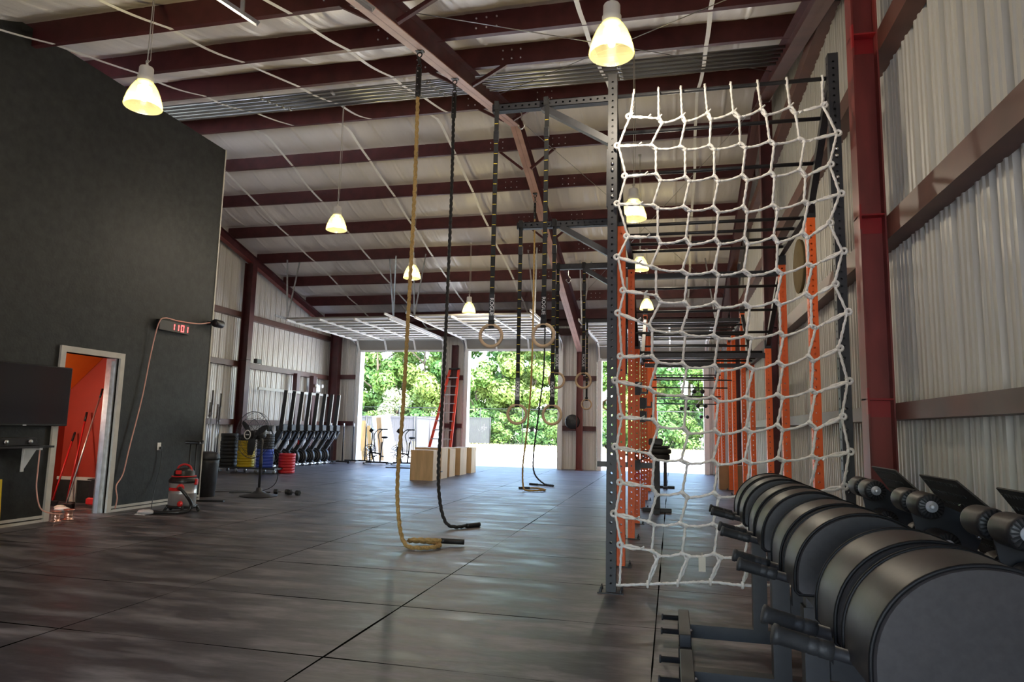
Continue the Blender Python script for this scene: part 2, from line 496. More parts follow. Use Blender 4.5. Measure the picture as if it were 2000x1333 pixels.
z0 = lambda q: 0.0
ztop = lambda y: zroof(y) + .42
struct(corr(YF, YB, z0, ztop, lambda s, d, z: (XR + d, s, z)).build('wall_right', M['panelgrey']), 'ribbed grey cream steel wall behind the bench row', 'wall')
struct(corr(10.6, YB, z0, ztop, lambda s, d, z: (XL - d, s, z)).build('wall_far_left', M['panel']), 'ribbed white steel wall behind the rowing machines', 'wall')
zeave = lambda q: zroof(YB) + .42
LINT = [(-11.45, -7.98, 4.08), (-7.25, -3.70, 4.10), (-2.47, 1.18, 3.74)]
edges = [(XL, -11.45), (-7.98, -7.25), (-3.70, -2.47), (1.18, XR)]
backw = MB()
for (a, c) in edges:
    q = corr(a, c, z0, lambda s: 4.1, lambda s, d, z: (s, YB + d, z)); backw.add(q.v, q.f)
q = corr(XL, XR, lambda s: 4.1, zeave, lambda s, d, z: (s, YB + d, z)); backw.add(q.v, q.f)
backw.box((-2.47, YB, 3.74), (1.18, YB + .05, 4.1))
struct(backw.build('wall_back', M['panel']), 'ribbed steel wall with three garage doorways', 'wall')
# front wall behind the viewer: piers and a header around two open doorways
b = MB()
for (a, c) in ((XL, -2.4), (0.7, XR)):
    b.box((a, YF - .1, 0), (c, YF, 2.3))
b.box((XL, YF - .1, 2.3), (XR, YF, zroof(YF) + .4))
struct(b.build('wall_front', M['panel']), 'front wall with open doorways behind the viewer', 'wall')

# roof with quilted white insulation sagging between the beams
PUR_FAR = [14.0, 15.45, 16.98, 18.45, 20.0, 21.5, 22.9]
PUR_NEAR = [6.62, 8.08, 9.52]
PUR = [-2.4, -0.95, 0.6, 2.1, 3.65, 5.15] + PUR_NEAR + [12.25] + PUR_FAR + [23.5]
def ceil_z(x, y):
    base = zroof(y) + .335
    lo = max([p for p in PUR if p <= y], default=YF); hi = min([p for p in PUR if p > y], default=YB + .1)
    t = (y - lo) / max(hi - lo, .01)
    amp = .13 * min(1, (hi - lo) / 1.4)
    n1 = noise.noise(Vector((x * .55, lo * 3.1, 0)))
    n2 = noise.noise(Vector((x * 3.2, y * .5, 5)))
    n3 = noise.noise(Vector((x * 9.0, y * .35, 9)))
    env = math.sin(PI * min(max(t, 0), 1)) ** .8
    return base - env * (amp * (1 + .6 * n1) + .022 * n2 + .010 * n3 + .03 * math.exp(-(((x + .35) % .93 - .465) / .018) ** 2))
xs = [XL + (XR - XL) * i / 520 for i in range(521)]
ys = [YF + (YB + .1 - YF) * i / 230 for i in range(231)]
vs = [(x, y, ceil_z(x, y)) for y in ys for x in xs]
nx = len(xs)
fs = [(j * nx + i, j * nx + i + 1, (j + 1) * nx + i + 1, (j + 1) * nx + i) for j in range(len(ys) - 1) for i in range(nx - 1)]
b = MB(); b.add(vs, fs, True)
for (ya, yb_) in ((YF - .3, YR), (YR, YB + .6)):
    za, zb_ = zroof(ya) + .45, zroof(yb_) + .45
    b.add([(XL - .2, ya, za), (XR + .2, ya, za), (XR + .2, yb_, zb_), (XL - .2, yb_, zb_)], [(0, 1, 2, 3)])
    b.add([(XL - .2, ya, za + .06), (XR + .2, ya, za + .06), (XR + .2, yb_, zb_ + .06), (XL - .2, yb_, zb_ + .06)], [(3, 2, 1, 0)])
struct(b.build('ceiling', M['insul']), 'white quilted roof insulation sagging between maroon beams', 'ceiling')

# roof beams (Z sections) with bolt heads near the rafter
def zsec(y, flip=1):
    b = MB(); z = zroof(y); h, w, t = .33, .07, .010
    prof = [(y, z), (y + w * flip, z), (y + w * flip, z + t), (y + t * flip, z + t), (y + t * flip, z + h), (y - w * flip, z + h), (y - w * flip, z + h - t), (y, z + h - t)]
    if flip > 0: prof = prof[::-1]
    b.prism(prof, 'x', -12.62, 1.86)
    return b
ORD = ['first', 'second', 'third', 'fourth', 'fifth', 'sixth', 'seventh', 'eighth', 'ninth', 'tenth', 'eleventh', 'twelfth']
for y in PUR:
    o = zsec(y, 1 if y < YR else -1).build('roof_beam', M['maroon'])
    if y in PUR_FAR: lab = 'maroon roof beam, %s on the slope down from the ridge to the garage doors' % ORD[PUR_FAR.index(y)]
    elif y in PUR_NEAR: lab = 'maroon roof beam, %s before the conduit run at the ridge' % ORD[2 - PUR_NEAR.index(y)]
    elif y == 12.25: lab = 'maroon ridge beam just beyond the conduit pipes at the roof peak'
    elif y == 23.5: lab = 'maroon eave beam over the garage doors'
    else: lab = 'maroon roof beam above the viewer, %s from the front wall' % ORD[PUR.index(y)]
    struct(o, lab, 'roof beam', 'roof beams')
    if 5 < y < 22:
        q = MB(); yy = y - .004
        for xc in (-3.75, -2.35):
            for dx in (-.14, 0, .14):
                for dz in (.09, .23):
                    q.lathe([(.013, 0), (.013, -.012), (0.004, -.016)], 6, (xc + dx, yy, zroof(y) + dz), 'y', smooth=False)
        q.build('bolts', M['galv'], o)
# tapered I-section rafters
def rafter(x, bot, fw, tw=.012, topf=None, cut=None):
    b = MB(); ft = .014
    top = [(p[0], zroof(p[0])) for p in bot]
    for i in range(len(bot) - 1):
        (ya, za), (yb, zb) = bot[i], bot[i + 1]
        ta, tb = top[i][1], top[i + 1][1]
        b.mi = 0
        b.prism([(ya, za), (yb, zb), (yb, tb), (ya, ta)], 'x', x - tw / 2, x + tw / 2)
        b.mi = 1
        b.prism([(ya, za), (yb, zb), (yb, zb + ft), (ya, za + ft)], 'x', x - fw / 2, x + fw / 2)
        b.mi = 0
        b.prism([(ya, ta - ft), (yb, tb - ft), (yb, tb), (ya, ta)], 'x', x - fw / 2, x + fw / 2)
    return b
XM = -3.06
bm_ = [(YF, zroof(YF) - .4), (7.5, zroof(7.5) - .33), (YR, ZR - .30), (15.0, zroof(15) - .38), (18.5, zroof(18.5) - .75), (23.2, 4.0)]
struct(rafter(XM, bm_, .19).build('rafter_beam', [M['maroon'], M['pinkflange']]), 'tapered maroon rafter running down the middle of the roof to the back column', 'rafter')
bl_ = [(10.6, zroof(10.6) - .26), (YR, ZR - .26), (23.3, zroof(23.3) - .26)]
struct(rafter(-12.45, bl_, .16).build('rafter_beam', [M['maroon'], M['redox']]), 'maroon rafter sloping along the white far wall', 'rafter')
br_ = [(YF, zroof(YF) - .30), (YR, ZR - .30), (23.3, zroof(23.3) - .30)]
struct(rafter(1.66, br_, .2).build('rafter_beam', [M['maroon'], M['girt']]), 'maroon rafter along the top of the grey cream wall', 'rafter')
# knee braces from the middle rafter to the roof beams
k = 0
for y in (6.62, 9.52, 12.25, 14.0, 16.98):
    for s in (1, -1):
        q = MB(); zf = (zroof(y) - .31) if y < 13 else zroof(y) - .45
        q.bar((XM + s * .09, y, zf + .02), (XM + s * .62, y + .03, zroof(y) + .02), .05, .05)
        struct(q.build('brace_beam', M['maroon']), 'short maroon brace on the %s side of the middle rafter, at roof beam %s' % ('net' if s > 0 else 'partition', {6.62: 'nearest the viewer', 9.52: 'just before the conduits', 12.25: 'of the ridge', 14.0: 'just past the ridge', 16.98: 'above the garage door tracks'}[y]), 'brace', 'rafter braces')
# columns
def column(name, x0, x1, y, zt, fw, mat_, lab, stiff=(), t=.014):
    b = MB()
    b.box((x0, y - fw / 2, 0), (x0 + t, y + fw / 2, zt)); b.box((x1 - t, y - fw / 2, 0), (x1, y + fw / 2, zt))
    b.box((x0 + t, y - .006, 0), (x1 - t, y + .006, zt))
    if len(stiff) > 1: b.mi = 1
    for z in stiff:
        b.box((x0, y - fw / 2 + .005, z), (x1, y + fw / 2 - .005, z + .014))
        if b.mi: b.box((x0 + t, y - .008, z - .14), (x1 - t, y + .008, z)); b.box((x0 - .001, y - fw / 2 - .001, z - .12), (x0 + t + .001, y - fw / 2 + .05, z + .10))
    b.mi = 0
    b.box((x0 - .03, y - fw / 2 - .03, 0), (x1 + .03, y + fw / 2 + .03, .02))
    return struct(b.build('steel_column', [mat_, M['freshred']]), lab, 'column', 'steel columns')
column('c', 1.585, 1.795, 6.28, zroof(6.28) - .31, .20, M['redox'], 'red oxide steel column beside the climbing net against the ribbed wall', (4.9, 3.24, 1.66))
column('c', 1.585, 1.795, 12.45, zroof(12.45) - .31, .20, M['maroon'], 'dark maroon wall column under the roof ridge', (3.2,))
column('c', 1.585, 1.795, 19.2, zroof(19.2) - .31, .20, M['maroon'], 'dark maroon wall column near the third garage door', (3.2,))
column('c', -12.56, -12.28, 17.9, zroof(17.9) - .27, .22, M['maroon'], 'dark maroon column on the white wall behind the pedestal fan', (3.2,))
column('c', -12.5, -12.15, 23.35, 4.75, .24, M['maroon'], 'maroon column in the corner beside the first garage door')
column('c', -3.16, -2.96, 23.28, 4.1, .24, M['redox'], 'maroon column on the wall between the second and third garage doors')
column('c', -7.72, -7.52, 23.4, 4.3, .2, M['maroon'], 'maroon column behind the orange ladder')
b = MB(); b.box((-12.58, 20.9, 0), (-12.42, 21.1, 3.05)); b.box((-12.58, 22.0, 0), (-12.42, 22.2, 3.05))
struct(b.build('door_frame', M['maroon']), 'maroon steel door framing on the white wall behind the rowers', 'door frame')
# girts
def girt(x, d, y0, y1, z, h, lab, m=None):
    b = MB()
    b.box((min(x, x + d), y0, z), (max(x, x + d), y1, z + .01)); b.box((min(x, x + d), y0, z + h - .01), (max(x, x + d), y1, z + h))
    b.box((min(x, x - d * .05), y0, z), (max(x, x - d * .05), y1, z + h))
    return struct(b.build('wall_beam', m or M['girt']), lab, 'wall beam', 'wall beams')
for z, nm in ((1.50, 'lowest'), (3.02, 'second'), (4.72, 'third'), (6.38, 'highest')):
    y1 = YB - .1 if z < 4.8 else 18.0
    y0 = YF if z < 3.4 else 2.0
    if z > 6: y0 = 8.0
    if z > 6: y1 = 17.4
    if z == 4.72: y0 = 1.6
    girt(1.80, .15, y0, y1, z, .135 if z < 2 else .20, 'red brown wall beam, %s on the grey cream wall' % nm)
for z, nm in ((1.28, 'lowest'), (3.0, 'middle'), (4.48, 'highest')):
    girt(-12.56, -.18, 10.8, YB - .15, z, .16, 'red brown wall beam, %s on the white wall' % nm)
b = MB()
for (a, c) in ((-8.0, -7.22), (-3.72, -2.45), (-12.6, -11.5)):
    for z in (1.32, 3.05): b.box((a, 23.45, z), (c, 23.6, z + .16))
struct(b.build('wall_beam', M['maroon']), 'maroon wall beams on the ribbed strips between the garage doors', 'wall beam')

# white door jamb trims and black header
b = MB()
for (a, c, z) in LINT:
    b.box((a - .02, 23.38, 0), (a + .14, 23.72, z + .1)); b.box((c - .14, 23.38, 0), (c + .02, 23.72, z + .1))
struct(b.build('trim_1', M['white']), 'white jamb trims at the sides of the garage doorways', 'trim')
b = MB(); b.box((-12.2, 23.3, 4.62), (1.8, 23.42, 4.86))
struct(b.build('header_beam', M['maroon']), 'dark header beam over the garage doors', 'header')

# three sectional garage doors rolled up under the roof
def garage_door(n, x0, x1, zl, yin, ztrack, lab):
    root = empty('door_%d' % n, ((x0 + x1) / 2, 23.3, 0)); struct(root, lab, 'garage door', 'garage doors')
    w = x1 - x0 - .1
    # path of the panel stack, from the lip at the lintel back into the room
    path = [(23.42, zl), (23.38, zl + .12), (23.18, zl + .30 + (ztrack - zl) * .3), (22.75, ztrack - .02)]
    nsec = max(2, int(round((22.75 - yin) / .53)))
    seg = [((path[0]), (path[2])), (path[2], path[3])]
    for i in range(nsec):
        a = 22.75 - (22.75 - yin) * i / nsec; c = 22.75 - (22.75 - yin) * (i + 1) / nsec
        seg.append(((a, ztrack), (c, ztrack)))
    for (a, c) in seg:
        A = Vector((0, a[0] - 23.3, a[1])); B = Vector((0, c[0] - 23.3, c[1]))
        d = (B - A); L = d.length; d.normalize(); nrm = Vector((0, -d.z, d.y))
        if nrm.z > 0: nrm = -nrm
        mb = MB()
        prof = [(0.004, 0), (L - .004, 0)]
        pts = [A + d * s + nrm * h for (s, h) in prof] + [A + d * (L - .004) - nrm * .045, A + d * .004 - nrm * .045]
        mb.prism([(p.y, p.z) for p in pts], 'x', -w / 2, w / 2)
        mb.mi = 1
        for s in (.035,):
            mb.bar(A + d * s + nrm * .02 - Vector((w / 2, 0, 0)), A + d * s + nrm * .02 + Vector((w / 2, 0, 0)), .07, .04, up=nrm)
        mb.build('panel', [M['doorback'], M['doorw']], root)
    st = MB()
    for fx in (-.17, .17, -.495, .495):
        for (a, c) in seg:
            A = Vector((fx * w, a[0] - 23.3, a[1])); B = Vector((fx * w, c[0] - 23.3, c[1]))
            d = (B - A).normalized(); nrm = Vector((0, -d.z, d.y))
            if nrm.z > 0: nrm = -nrm
            st.bar(A + nrm * .03, B + nrm * .03, .05, .06, up=nrm)
    st.build('stile', M['white'], root)
    for s in (-1, 1):
        t = MB()
        x = s * (w / 2 + .06)
        pts = [(x, .1, .05), (x, .1, zl - .05), (x, .02, zl + .22), (x, -.2, ztrack - .02 - .05), (x, -.6, ztrack + .0), (x, yin - 23.3 - .5, ztrack + .03)]
        for i in range(len(pts) - 1): t.bar(pts[i], pts[i + 1], .035, .065)
        t.build('track', M['galv'] if s < 0 else M['white'], root)
    h = MB()
    for s in (-1, 1):
        x = s * (w / 2 + .06)
        yy = yin - 23.3 + .15
        zt = zroof(yin) + .05
        h.bar((x, yy, ztrack + .03), (x - .25 * s, yy + .1, zt), .035, .035); h.bar((x, yy, ztrack + .03), (x + .05 * s, yy - .12, zt), .035, .035)
    h.build('hanger', M['galv'], root)
    sp = MB(); sp.cyl((-w / 2, -.14, ztrack + .33), (w / 2, -.14, ztrack + .33), .014, 8); sp.cyl((-.9, -.14, ztrack + .33), (.5, -.14, ztrack + .33), .042, 10)
    sp.build('torsion_spring', M['blacksteel'], root)
    return root
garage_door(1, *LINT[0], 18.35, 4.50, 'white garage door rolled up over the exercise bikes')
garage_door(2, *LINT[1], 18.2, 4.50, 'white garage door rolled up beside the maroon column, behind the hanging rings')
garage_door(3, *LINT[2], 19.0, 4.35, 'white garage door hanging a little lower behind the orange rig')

# black painted partition with a doorway, and the orange room behind it
XP = -8.06
b = MB(); t = .17; ztp = 6.38
b.box((XP - t, -3.0, 0), (XP, 7.60, ztp)); b.box((XP - t, 8.55, 0), (XP, 10.58, ztp)); b.box((XP - t, 7.60, 2.26), (XP, 8.55, ztp))
b.box((XP - 4.6, 10.41, 0), (XP - t, 10.58, ztp))
struct(b.build('wall_left', M['blackwall']), 'tall black painted partition wall with a narrow doorway', 'wall')
b = MB(); b.box((XP - .02, 10.582, 0), (XP + .012, 10.60, ztp + .01)); b.box((XP - t, 10.582, 0), (XP - t + .03, 10.6, ztp))
b.box((XP - t, 10.575, 0), (XP + .01, 10.59, ztp))
struct(b.build('trim_2', M['trimpale']), 'pale metal edge trim at the end of the black partition', 'trim')
b = MB()
for (y0, y1) in ((-3.0, 7.52), (8.64, 10.58)):
    b.box((XP + .001, y0, 0), (XP + .03, y1, .035)); b.box((XP + .001, y0, .05), (XP + .022, y1, .085))
struct(b.build('baseboard_left', M['trimpale']), 'pale metal channel along the foot of the black partition', 'baseboard')
b = MB()
b.box((XP - t, 7.52, 0), (XP + .035, 7.60, 2.34)); b.box((XP - t, 7.60, 2.26), (XP + .035, 8.55, 2.34)); b.box((XP - t, 8.55, 0), (XP + .035, 8.63, 2.34))
b.mi = 1
b.box((XP - t - .02, 8.52, 0), (XP - .02, 8.55, 2.26)); b.box((XP - .12, 8.47, 0), (XP - .05, 8.53, 2.22))
struct(b.build('trim_3', [M['trimpale'], M['galv']]), 'pale metal frame around the doorway to the orange room', 'trim')
# orange room: end wall, far wall, sloping stair soffit
b = MB()
b.box((-9.9, 9.45, .0), (XP - t, 9.55, 3.4))
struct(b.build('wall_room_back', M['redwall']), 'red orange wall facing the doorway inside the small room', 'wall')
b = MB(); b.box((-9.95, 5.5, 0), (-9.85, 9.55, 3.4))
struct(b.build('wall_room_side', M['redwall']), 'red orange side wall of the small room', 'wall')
b = MB(); b.prism([(-8.23, 3.25), (-9.9, 1.75), (-9.9, 3.4), (-8.23, 3.4)], 'y', 5.5, 9.44)
struct(b.build('ceiling_room', M['orangewall']), 'bright orange sloping underside of the stairs in the small room', 'ceiling')
b = MB(); b.box((-9.84, 9.40, 0), (XP - t, 9.447, .36)); b.mi = 1
b.box((-9.84, 9.385, .36), (XP - t, 9.44, .41)); b.box((-9.55, 9.375, 0), (-9.43, 9.42, .36))
struct(b.build('baseboard_room', [M['blackwall'], M['trimpale']]), 'dark lower panel with pale rail on the orange room wall', 'baseboard')

# ================================================================ RIG
PW = .084
def hole_zs(h):
    zs = []; z = .08
    while z < .3: zs.append((z, .009)); z += .062
    z = .33
    while z < 2.05: zs.append((z, .0125)); z += .083
    z = 2.09
    while z < h - .05: zs.append((z, .0105)); z += .062
    return zs
_up = {}
def upright_mesh(h, m, name='upright'):
    key = (round(h, 2), m.name)
    if key in _up: return _up[key]
    b = MB(); w = PW / 2; zs = hole_zs(h)
    for k in range(4):
        a = k * PI / 2; ca, sa = round(math.cos(a)), round(math.sin(a))
        def P(u, z): return (u * ca + w * sa, u * sa - w * ca, z)
        lo = 0.0
        for (z, r) in zs:
            c = .024
            b.add([P(-w, lo), P(w, lo), P(w, z - c), P(-w, z - c)], [(0, 1, 2, 3)])
            outer = [(w, 0), (w, c), (0, c), (-w, c), (-w, 0), (-w, -c), (0, -c), (w, -c)]
            vs = [P(u, z + q) for (u, q) in outer] + [P(r * math.cos(i * PI / 4), z + r * math.sin(i * PI / 4)) for i in range(8)]
            vs += [tuple(Vector(P(r * math.cos(i * PI / 4), z + r * math.sin(i * PI / 4))) + Vector((-sa, ca, 0)) * .005) for i in range(8)]
            b.add(vs, [(i, (i + 1) % 8, 8 + (i + 1) % 8, 8 + i) for i in range(8)] + [(8 + i, 8 + (i + 1) % 8, 16 + (i + 1) % 8, 16 + i) for i in range(8)])
            lo = z + c
        b.add([P(-w, lo), P(w, lo), P(w, h), P(-w, h)], [(0, 1, 2, 3)])
    b.add([(-w, -w, h), (w, -w, h), (w, w, h), (-w, w, h)], [(0, 1, 2, 3)])
    b.box((-w, -w, 0), (w, w, .004))
    me = bpy.data.meshes.new(name); me.from_pydata(b.v, [], b.f); me.materials.append(m); me.update()
    _up[key] = me
    return me

rig = empty('pull_up_rig', (0, 0, 0))
tag(rig, 'long steel pull up rig with orange and charcoal uprights running along the ribbed wall', 'gym rig')
RX0, RX1 = -.51, 1.38
POSTS = [(6.04, 4.65), (7.20, 3.56), (9.05, 3.52), (10.5, 2.62), (12.6, 2.62), (14.05, 3.75), (16.15, 3.66), (17.4, 3.66), (19.7, 3.66), (21.2, 3.66), (22.75, 3.2)]
for (y, h) in POSTS:
    for x in (RX0, RX1):
        o = bpy.data.objects.new('upright', upright_mesh(h, M['greysteel'] if y < 7 else M['orange']))
        COL.objects.link(o); o.parent = rig; o.location = (x, y, 0)
        q = MB(); q.box((-.11, -.085, 0), (.11, .085, .008))
        for sx in (-.085, .085):
            for sy in (-.06, .06): q.lathe([(.012, 0), (.012, .03), (.005, .03), (.005, .05)], 6, (sx, sy, 0), smooth=False)
        p = q.build('foot_plate', M['greysteel'], o)
# splice plates with silver bolts on the charcoal posts
for x in (RX0, RX1):
    q = MB(); q.mi = 0
    q.box((x - PW / 2 - .012, 6.04 - PW / 2 + .002, 3.38), (x - PW / 2 - .001, 6.04 + PW / 2 - .002, 3.92))
    q.mi = 1
    for z in (3.47, 3.53, 3.72, 3.78): q.lathe([(.016, 0), (.016, -.008), (.006, -.014)], 10, (x, 6.04 - PW / 2 - .001, z), 'y')
    q.build('splice_plate', [M['greysteel'], M['chrome']], rig)
# bars that cross the rig
BARS = [(6.10, 4.47), (6.42, 4.25), (6.80, 3.97), (7.56, 3.66), (7.95, 3.66), (8.36, 3.66), (8.72, 3.66), (9.35, 3.30), (9.75, 3.05), (10.15, 2.80),
        (10.9, 2.60), (11.35, 2.60), (11.8, 2.60), (12.25, 2.60), (13.0, 2.95), (13.4, 3.22), (13.75, 3.46), (14.5, 3.62), (14.95, 3.62), (15.4, 3.62), (15.85, 3.62), (16.6, 3.62), (17.0, 3.62)]
for (y, z) in BARS:
    q = MB(); q.cyl((RX0, y, z), (RX1, y, z), .0185, 10); q.build('monkey_bar', M['blacksteel'], rig)
for (y, z) in ((9.05, 3.40), (10.5, 2.50), (12.6, 2.55), (14.05, 3.60), (16.15, 3.6), (17.4, 3.5), (19.7, 3.5), (21.2, 3.45), (22.75, 3.1)):
    q = MB(); q.box((RX0 + PW / 2, y - .035, z - .035), (RX1 - PW / 2, y + .035, z + .035)); q.build('crossmember', M['blacksteel'], rig)
for (y, z) in ((16.15, 2.55), (17.4, 2.45), (19.7, 2.35), (19.7, 2.95), (21.2, 2.2), (22.75, 2.42)):
    q = MB(); q.cyl((RX0 + PW / 2, y, z), (RX1 - PW / 2, y, z), .017, 8); q.build('pull_up_bar', M['blacksteel'], rig)
# side rails, some level and some slanting, on both rows
RAILS = [((6.06, 4.50), (7.20, 3.60)), ((7.24, 3.66), (9.01, 3.66)), ((9.05, 3.50), (10.5, 2.66)), ((10.54, 2.60), (12.56, 2.60)), ((12.6, 2.66), (14.05, 3.68)),
         ((14.09, 3.62), (16.11, 3.62)), ((16.19, 3.62), (17.36, 3.62)), ((17.44, 3.6), (19.66, 3.6)), ((19.74, 3.6), (21.16, 3.6)), ((21.2, 3.6), (22.71, 3.15))]
for (a, c) in RAILS:
    for x in (RX0, RX1):
        q = MB(); q.bar((x, a[0], a[1]), (x, c[0], c[1]), .06, .085); q.build('side_rail', M['blacksteel'], rig)
# black caps on the orange uprights that carry slanting rails
for (y, h) in ((7.20, 3.56), (14.05, 3.75), (10.5, 2.62), (9.05, 3.52), (12.6, 2.62)):
    for x in (RX0, RX1):
        q = MB(); q.box((x - .048, y - .048, h - .02), (x + .048, y + .048, h + .10)); q.build('post_cap', M['blacksteel'], rig)
# outrigger beams for the rings
OUT = [(6.04, 4.42, -1.66, .62), (7.20, 3.60, -1.66, .62), (9.05, 3.57, -1.56, .6), (14.05, 3.62, -1.75, .5)]
for (y, z, xe, br) in OUT:
    b = MB(); x1 = RX0 - PW / 2; w = .036
    n = int((x1 - xe) / .062)
    for side in (0, 1):
        yy = y - w if side == 0 else y + w
        for i in range(n):
            a = xe + (x1 - xe) * i / n; c = xe + (x1 - xe) * (i + 1) / n; m_ = (a + c) / 2; h2 = (c - a) / 2
            outer = [(h2, 0), (h2, w), (0, w), (-h2, w), (-h2, 0), (-h2, -w), (0, -w), (h2, -w)]
            vs = [(m_ + u, yy, z + q) for (u, q) in outer] + [(m_ + .0105 * math.cos(i_ * PI / 4), yy, z + .0105 * math.sin(i_ * PI / 4)) for i_ in range(8)]
            f = [(i_, (i_ + 1) % 8, 8 + (i_ + 1) % 8, 8 + i_) for i_ in range(8)]
            b.add(vs, f if side == 0 else [t_[::-1] for t_ in f])
    b.box((xe, y - w, z - w), (x1, y + w, z - w + .006)); b.box((xe, y - w, z + w - .006), (x1, y + w, z + w)); b.box((xe - .004, y - w, z - w), (xe, y + w, z + w))
    b.build('outrigger_beam', M['greysteel'], rig)
    q = MB(); q.bar((x1 - br, y, z - .03), (x1 + .01, y, z - .03 - br * .62), .06, .075, up=(0, 1, 0)); q.build('diagonal_brace', M['greysteel'], rig)
# things bolted or hooked on the near row
b = MB(); b.box((RX0 - .155, 8.9, 2.75), (RX0 - .05, 9.2, 3.15), bev=.01); b.box((RX0 - .155, 8.99, 2.1), (RX0 - .055, 9.11, 2.75)); b.build('slider_box', M['greysteel'], rig)

for (x, y, z, lab) in ((-1.38, 6.04, 4.38, 'small steel hook hanging under the nearest outrigger beam between two ring straps'), (-1.36, 9.05, 3.53, 'small steel hook hanging under the third outrigger beam')):
    q = MB(); q.tube(catmull([(0, 0, 0), (0, 0, -.08), (.02, 0, -.11), (.03, 0, -.15), (0, 0, -.18), (-.03, 0, -.155), (-.028, 0, -.135)], .01), .006, 6)
    tag(q.build('steel_hook', M['chrome'], loc=(x, y, z)), lab, 'hook', 'outrigger hooks')

def jcup(y, z, side, lab, x=RX0):
    r = empty('j_cup', (x, y, z)); tag(r, lab, 'rack hook', 'rack hooks')
    q = MB(); s = side
    q.box((-.05, -.052, -.10), (.05, -.043, .10)); q.box((.043, -.052, -.09), (.058, .052, .09)); q.build('sleeve', M['blacksteel'], r)
    q = MB(); q.box((.058, -.03, -.08), (.165, .03, -.05)); q.box((.145, -.03, -.05), (.168, .03, .03)); q.box((.058, -.03, -.05), (.075, .03, .10)); q.build('hook', M['plastic'], r)
    return r
jcup(10.5, 2.0, 1, 'black rack hook on an orange upright, high up on the row beside the rings')
jcup(12.6, 1.86, 1, 'black rack hook on an orange upright, just below and behind another hook')
jcup(12.6, 1.62, 1, 'black rack hook, lowest of three on the row of orange uprights')
r = empty('spotter_arm', (RX0, 10.44, .86)); tag(r, 'black padded spotter arm sticking out level from the row of orange uprights', 'spotter arm')
q = MB(); q.box((-.58, -.09, -.04), (.24, -.045, .04)); q.build('arm', M['plastic'], r)
q = MB(); q.box((-.05, -.105, -.07), (.06, .055, .07)); q.build('bracket', M['blacksteel'], r)
q = MB(); q.torus((.02, 0, 0), .045, .008, 'y', 16, 6); o = q.build('carabiner', M['red'], loc=(RX0 + .07, 8.97, .78)); tag(o, 'red and black clip ring hanging on a near orange upright', 'carabiner')
r = empty('hanging_hook', (RX0 + .02, 9.0, 1.05)); tag(r, 'two looped black hooks hanging on the orange uprights above the spotter arm', 'hook')
q = MB(); q.torus((.09, -.06, 0), .055, .007, 'y', 16, 6); q.build('loop', M['blacksteel'], r)
q = MB(); q.torus((.165, -.075, .02), .05, .007, 'y', 16, 6); q.build('loop', M['blacksteel'], r)
# ball grips and handles hanging on the far cross bars
def ball_grip(x, y, z, h, lab):
    r = empty('hanging_grip', (x, y, z)); tag(r, lab, 'pull up grip', 'hanging grips')
    q = MB(); q.bar((0, 0, 0), (0, 0, -h), .02, .02); q.build('strap', M['blacksteel'], r)
    for s in (-1, 1):
        q = MB(); q.sphere((s * .09, 0, -h - .02), .055); q.build('ball', M['plastic'], r)
    q = MB(); q.cyl((-.09, 0, -h - .02), (.09, 0, -h - .02), .012, 6); q.build('spindle', M['steel'], r)
ball_grip(.60, 16.15, 2.53, .22, 'black pair of ball grips hanging from a rig bar, nearest of the hanging grips')
ball_grip(.36, 19.7, 2.33, .30, 'small black ball grips hanging low behind the net, beside the third doorway greenery')
ball_grip(.72, 17.4, 2.43, .40, 'black ball grips on a long strap in the far bays of the rig')
ball_grip(.95, 21.2, 2.18, .34, 'farthest black ball grips hanging from the last low rig bar')

